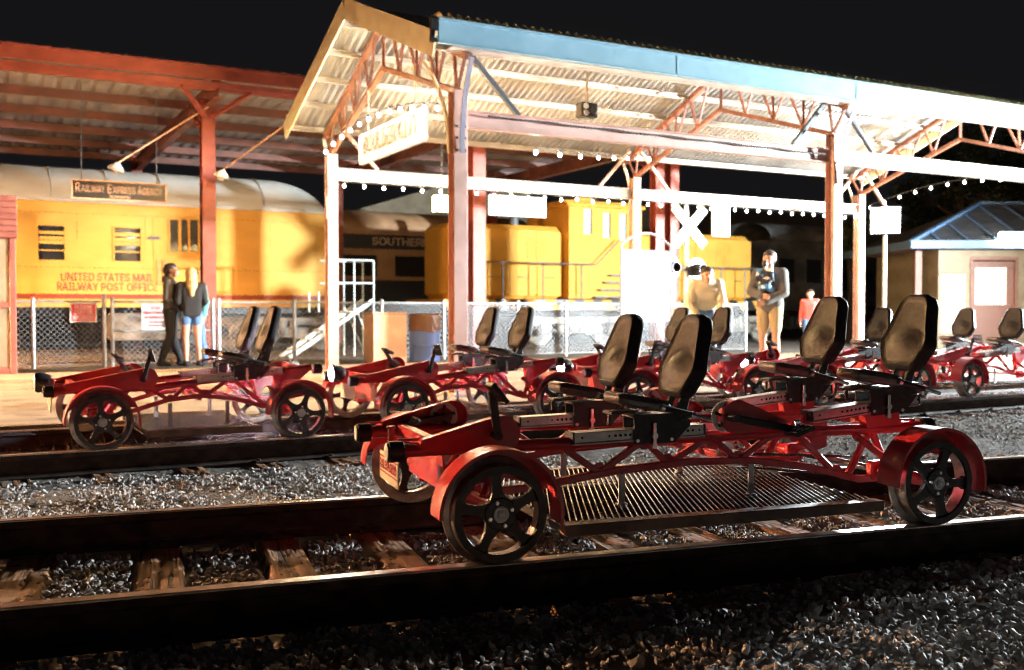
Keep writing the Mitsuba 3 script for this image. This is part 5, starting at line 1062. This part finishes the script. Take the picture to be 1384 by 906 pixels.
def person(label, pos, face, scale, skin, top, bottom, hair, J=None, sleeves='long', legs_='long', hair_long=False, mask=None, shoe=HOOD, top_g=.016, hood=False, beard=False, group=None):
    J = {**JO, **(J or {})}; k = thing('person', label, 'person', group)
    q = lambda n: V(*J[n]); h = q('hed'); f = unit((h - q('nec')) * (1, 1, 0) + V(0, .12, 0))
    M = trimesh.transformations.translation_matrix(pos) @ rotz(face) @ np.diag([scale, scale, scale, 1])
    head = [hull((h + (0, -.015, .025), .088), (h + (0, .02, .01), .082), (h + (0, .045, -.06), .052)), hull((h + (0, .095, .0), .010), (h + (0, .112, -.030), .013), (h + (0, .08, -.03), .014)), hull((q('nec') - (0, 0, .03), .055), (h - (0, .005, .06), .052)),
            *[hull((h + (sx * .086, -.005, .015), .016), (h + (sx * .082, .0, -.03), .012)) for sx in (-1, 1)], hull((h + (-.035, .078, .03), .012), (h + (.035, .078, .03), .012))]
    body = head + torso(J, -.004) + limbs(J, 'l') + limbs(J, 'r') + legs(J, 'l') + legs(J, 'r') + hand(J, 'l') + hand(J, 'r')
    feet = lambda g: [hull((q('an' + s) + (0, -.03, -.045), .040 + g), (q('an' + s) + (0, .13, -.055), .030 + g), (q('an' + s) + (0, .0, -.02), .040 + g)) for s in 'lr']
    part(k, 'body', moved(tm(union(body + feet(-.006)), .02, 6), M), skin, smooth=True)
    tp = torso(J, top_g) + (sum([limbs(J, s, top_g) for s in 'lr'], []) if sleeves == 'long' else [hull((q('sh' + s), .06 + top_g), (q('sh' + s) * .45 + q('el' + s) * .55, .052 + top_g)) for s in 'lr'])
    if hood: tp.append(hull((q('nec') + (0, -.07, .0), .07), (q('nec') + (.06, -.04, -.02), .05), (q('nec') + (-.06, -.04, -.02), .05)))
    part(k, 'top', moved(tm(union(tp), .024, 6), M), top, smooth=True)
    part(k, 'shorts' if legs_ in ('short', 'mini') else 'trousers', moved(tm(union(sum([legs(J, s, .018, 'kn' if legs_ != 'long' else 'an', .38 if legs_ == 'mini' else .75) for s in 'lr'], []) + [hull((q('pel') + (.08, -.01, -.02), .102), (q('pel') + (-.08, -.01, -.02), .102), (q('hil'), .10), (q('hir'), .10))]), .024, 5), M), bottom, smooth=True)
    part(k, 'shoes', moved(tm(union(feet(.008)), .02, 4), M), shoe, smooth=True)
    hp = [hull((h + (0, -.03, .035), .096), (h + (0, .0, .045), .090)), hull((h + (0, -.05, .0), .088), (h + (0, -.06, -.04), .06))]
    if hair_long: hp += [hull((h + (0, -.05, .0), .095), (h + (.02, -.10, -.20), .075), (h + (-.03, -.10, -.20), .075)), hull((h + (.0, -.10, -.16), .085), (h + (-.01, -.13, -.36), .04))]
    hm = tm(union(hp), .018, 5)
    part(k, 'hair', moved(hm, M), hair, smooth=True)
    if beard: part(k, 'beard', moved(tm(hull((h + (0, .055, -.065), .048), (h + (0, .02, -.04), .068)), .02, 3), M), hair, smooth=True)
    if mask: part(k, 'face_mask', moved(tm(hull((h + (0, .075, -.035), .045), (h + (0, .06, -.06), .048)), .02, 3), M), mask, smooth=True)
    for sx in (-1, 1): part(k, 'eye', moved(ball(h + V(sx * .032, .089, .008), .010, 1), M), SIGNBLACK, smooth=True)
    return k
def stand(px, py, Y): p = at_y(px, py, Y); return (p[0], Y, .015)
Yc = 17.3
person('woman in a black hoodie and denim shorts with long blond hair by the fence', stand(259, 495, Yc), math.radians(28), .985, SKIN, HOOD, JEANS, BLOND, dict(knl=(.11, .02, .5), anl=(.14, .03, .09), anr=(-.10, -.04, .09), wrl=(.13, .17, 1.02), wrr=(-.13, .17, 1.02)), legs_='mini', hair_long=True, hood=True)
person('man in a grey hoodie and black trousers with a pale face mask beside the woman', stand(231, 497, Yc + .12), math.radians(-80), 1.03, SKIN2, GREYC, HOOD, HAIR, dict(wrr=(-.06, .14, .98), wrl=(.10, .16, .98), anl=(.10, -.14, .09), anr=(-.12, .15, .09)), hood=True, mask=MASKB)
person('person in blue jeans and a teal top hidden behind the woman', stand(262, 494, Yc + .75), math.radians(170), .98, SKIN, TEAL, JEANS, HAIR, dict(anl=(.24, .0, .09), knl=(.17, .02, .5), anr=(-.22, 0, .09), knr=(-.16, .02, .5)))
Ym = 14.6
bend = dict(pel=(0, -.06, .92), wai=(0, -.01, 1.06), che=(0, .08, 1.24), nec=(0, .16, 1.39), hed=(0, .25, 1.49), shl=(.18, .12, 1.36), shr=(-.18, .12, 1.36), ell=(.24, .12, 1.08), elr=(-.24, .12, 1.08), wrl=(.15, .25, .88), wrr=(-.14, .25, .88))
pj = person('man in an open cream jacket and jeans bending over a rail bike', stand(952, 478, Ym), math.radians(178), .99, SKIN, CREAMC, JEANS, HAIR, bend, top_g=.03)
Yh = 16.2
hold = dict(ell=(.25, .10, 1.16), wrl=(.02, .27, 1.10), elr=(-.25, .10, 1.14), wrr=(-.05, .27, 1.02), hed=(0, .03, 1.64))
person('bearded man in a dark top and tan shorts holding a child', stand(1040, 480, Yh), math.radians(146), 1.10, SKIN2, GREYC, KHAKI, HAIR, hold, legs_='short', beard=True, top_g=.03)
cp = stand(1036, 480, Yh); fx, fy = -math.sin(math.radians(158)), math.cos(math.radians(158))
person('small child with dark hair carried against the chest of the bearded man', (cp[0] + fx * .24, cp[1] + fy * .24, .88), math.radians(-30), .52, SKIN, PRINT, 'cloth_child', HAIR, dict(knl=(.18, .30, .80), anl=(.17, .12, .50), knr=(-.18, .30, .80), anr=(-.17, .12, .50), wrl=(.16, .25, 1.30), wrr=(-.16, .25, 1.30)))
mat('cloth_child', (.22, .42, .68), .85)
person('youngster in a red shirt standing far back beside the right front column', stand(1095, 440, 21.5), math.radians(150), .82, SKIN, REDC, JEANS, HAIR)
# ---------------------------------------------------------------- floodlights and the street lamp beyond the frame
def flood(name, c, aim, w, h, rad, label, cat, weight, flaps=False):
    k = thing(name, label, cat); c = V(*c); d = unit(V(*aim) - c); x = unit(np.cross(d, Z3)); y = np.cross(d, x) * -1
    M = np.eye(4); M[:3, 0], M[:3, 1], M[:3, 2], M[:3, 3] = x, np.cross(d, x), d, c
    part(k, 'housing', moved(CAT([cham((0, 0, -.06), (w + .05, h + .05, .10), .012)] + [box((0, q, -.125), (w, .008, .03)) for q in np.linspace(-h / 2, h / 2, 7)]), M), SIGNBLACK)
    face = trimesh.Trimesh([(-w / 2, -h / 2, .004), (w / 2, -h / 2, .004), (w / 2, h / 2, .004), (-w / 2, h / 2, .004)], [(0, 1, 2), (0, 2, 3)], process=False)
    part(k, 'lens', moved(face, M), 'bulb_glass', emitter={'type': 'area', 'radiance': {'type': 'rgb', 'value': list(rad)}, 'sampling_weight': weight})
    if flaps:
        for q in (-1, 1): part(k, 'barn_door', moved(moved(cham((0, 0, .23), (w + .04, .006, .46), .002), trimesh.transformations.translation_matrix((0, q * (h / 2 + .012), 0))), M), SIGNBLACK)
    b = c - d * .16
    part(k, 'pole', [rod((b[0], b[1], -.02), (b[0], b[1], c[2] + .15), .04, 12), bar(b, c - d * .10, .05)], GALV, smooth=30)
    for a in (0, 2.1, 4.2): part(k, 'leg', rod((b[0], b[1], .9), (b[0] + .7 * math.cos(a), b[1] + .7 * math.sin(a), .0), .02, 8), GALV)
fc = at_y(1196, 298, 19.6)
flood('work_light', fc, (2.0, 6.0, .5), .52, .50, FLOOD, 'glaring white work light on a tripod right of the last rear column', 'floodlight', 40.0)
flood('yard_floodlight', (14.2, 15.9, 2.75), (-4.0, 15.6, 1.3), .50, .36, YARD, 'white yard floodlight on a pole right of the view', 'floodlight', 60.0, flaps=True)
sl = thing('street_lamp', 'warm street lamp on a curved pole left of the view', 'street lamp'); c = V(-14.0, 11.5, 2.7)
part(sl, 'pole', path([(-15.4, 12.0, -.2), (-15.4, 12.0, 2.1), (-15.2, 11.92, 2.65), (-14.7, 11.75, 2.90), (-14.1, 11.53, 2.85)], .06, 10), GALV, smooth=True)
part(sl, 'lamp_head', moved(lathe([(0, .14), (.10, .13), (.18, .07), (.26, -.012), (.255, -.014), (.17, .055)], 'z', 28), trimesh.transformations.translation_matrix(c)), GALV, smooth=30)
part(sl, 'lens', ball(c, .13, 2, (1, 1, .6)), 'bulb_glass', smooth=True, emitter={'type': 'area', 'radiance': {'type': 'rgb', 'value': list(SODIUM)}, 'sampling_weight': 30.0})
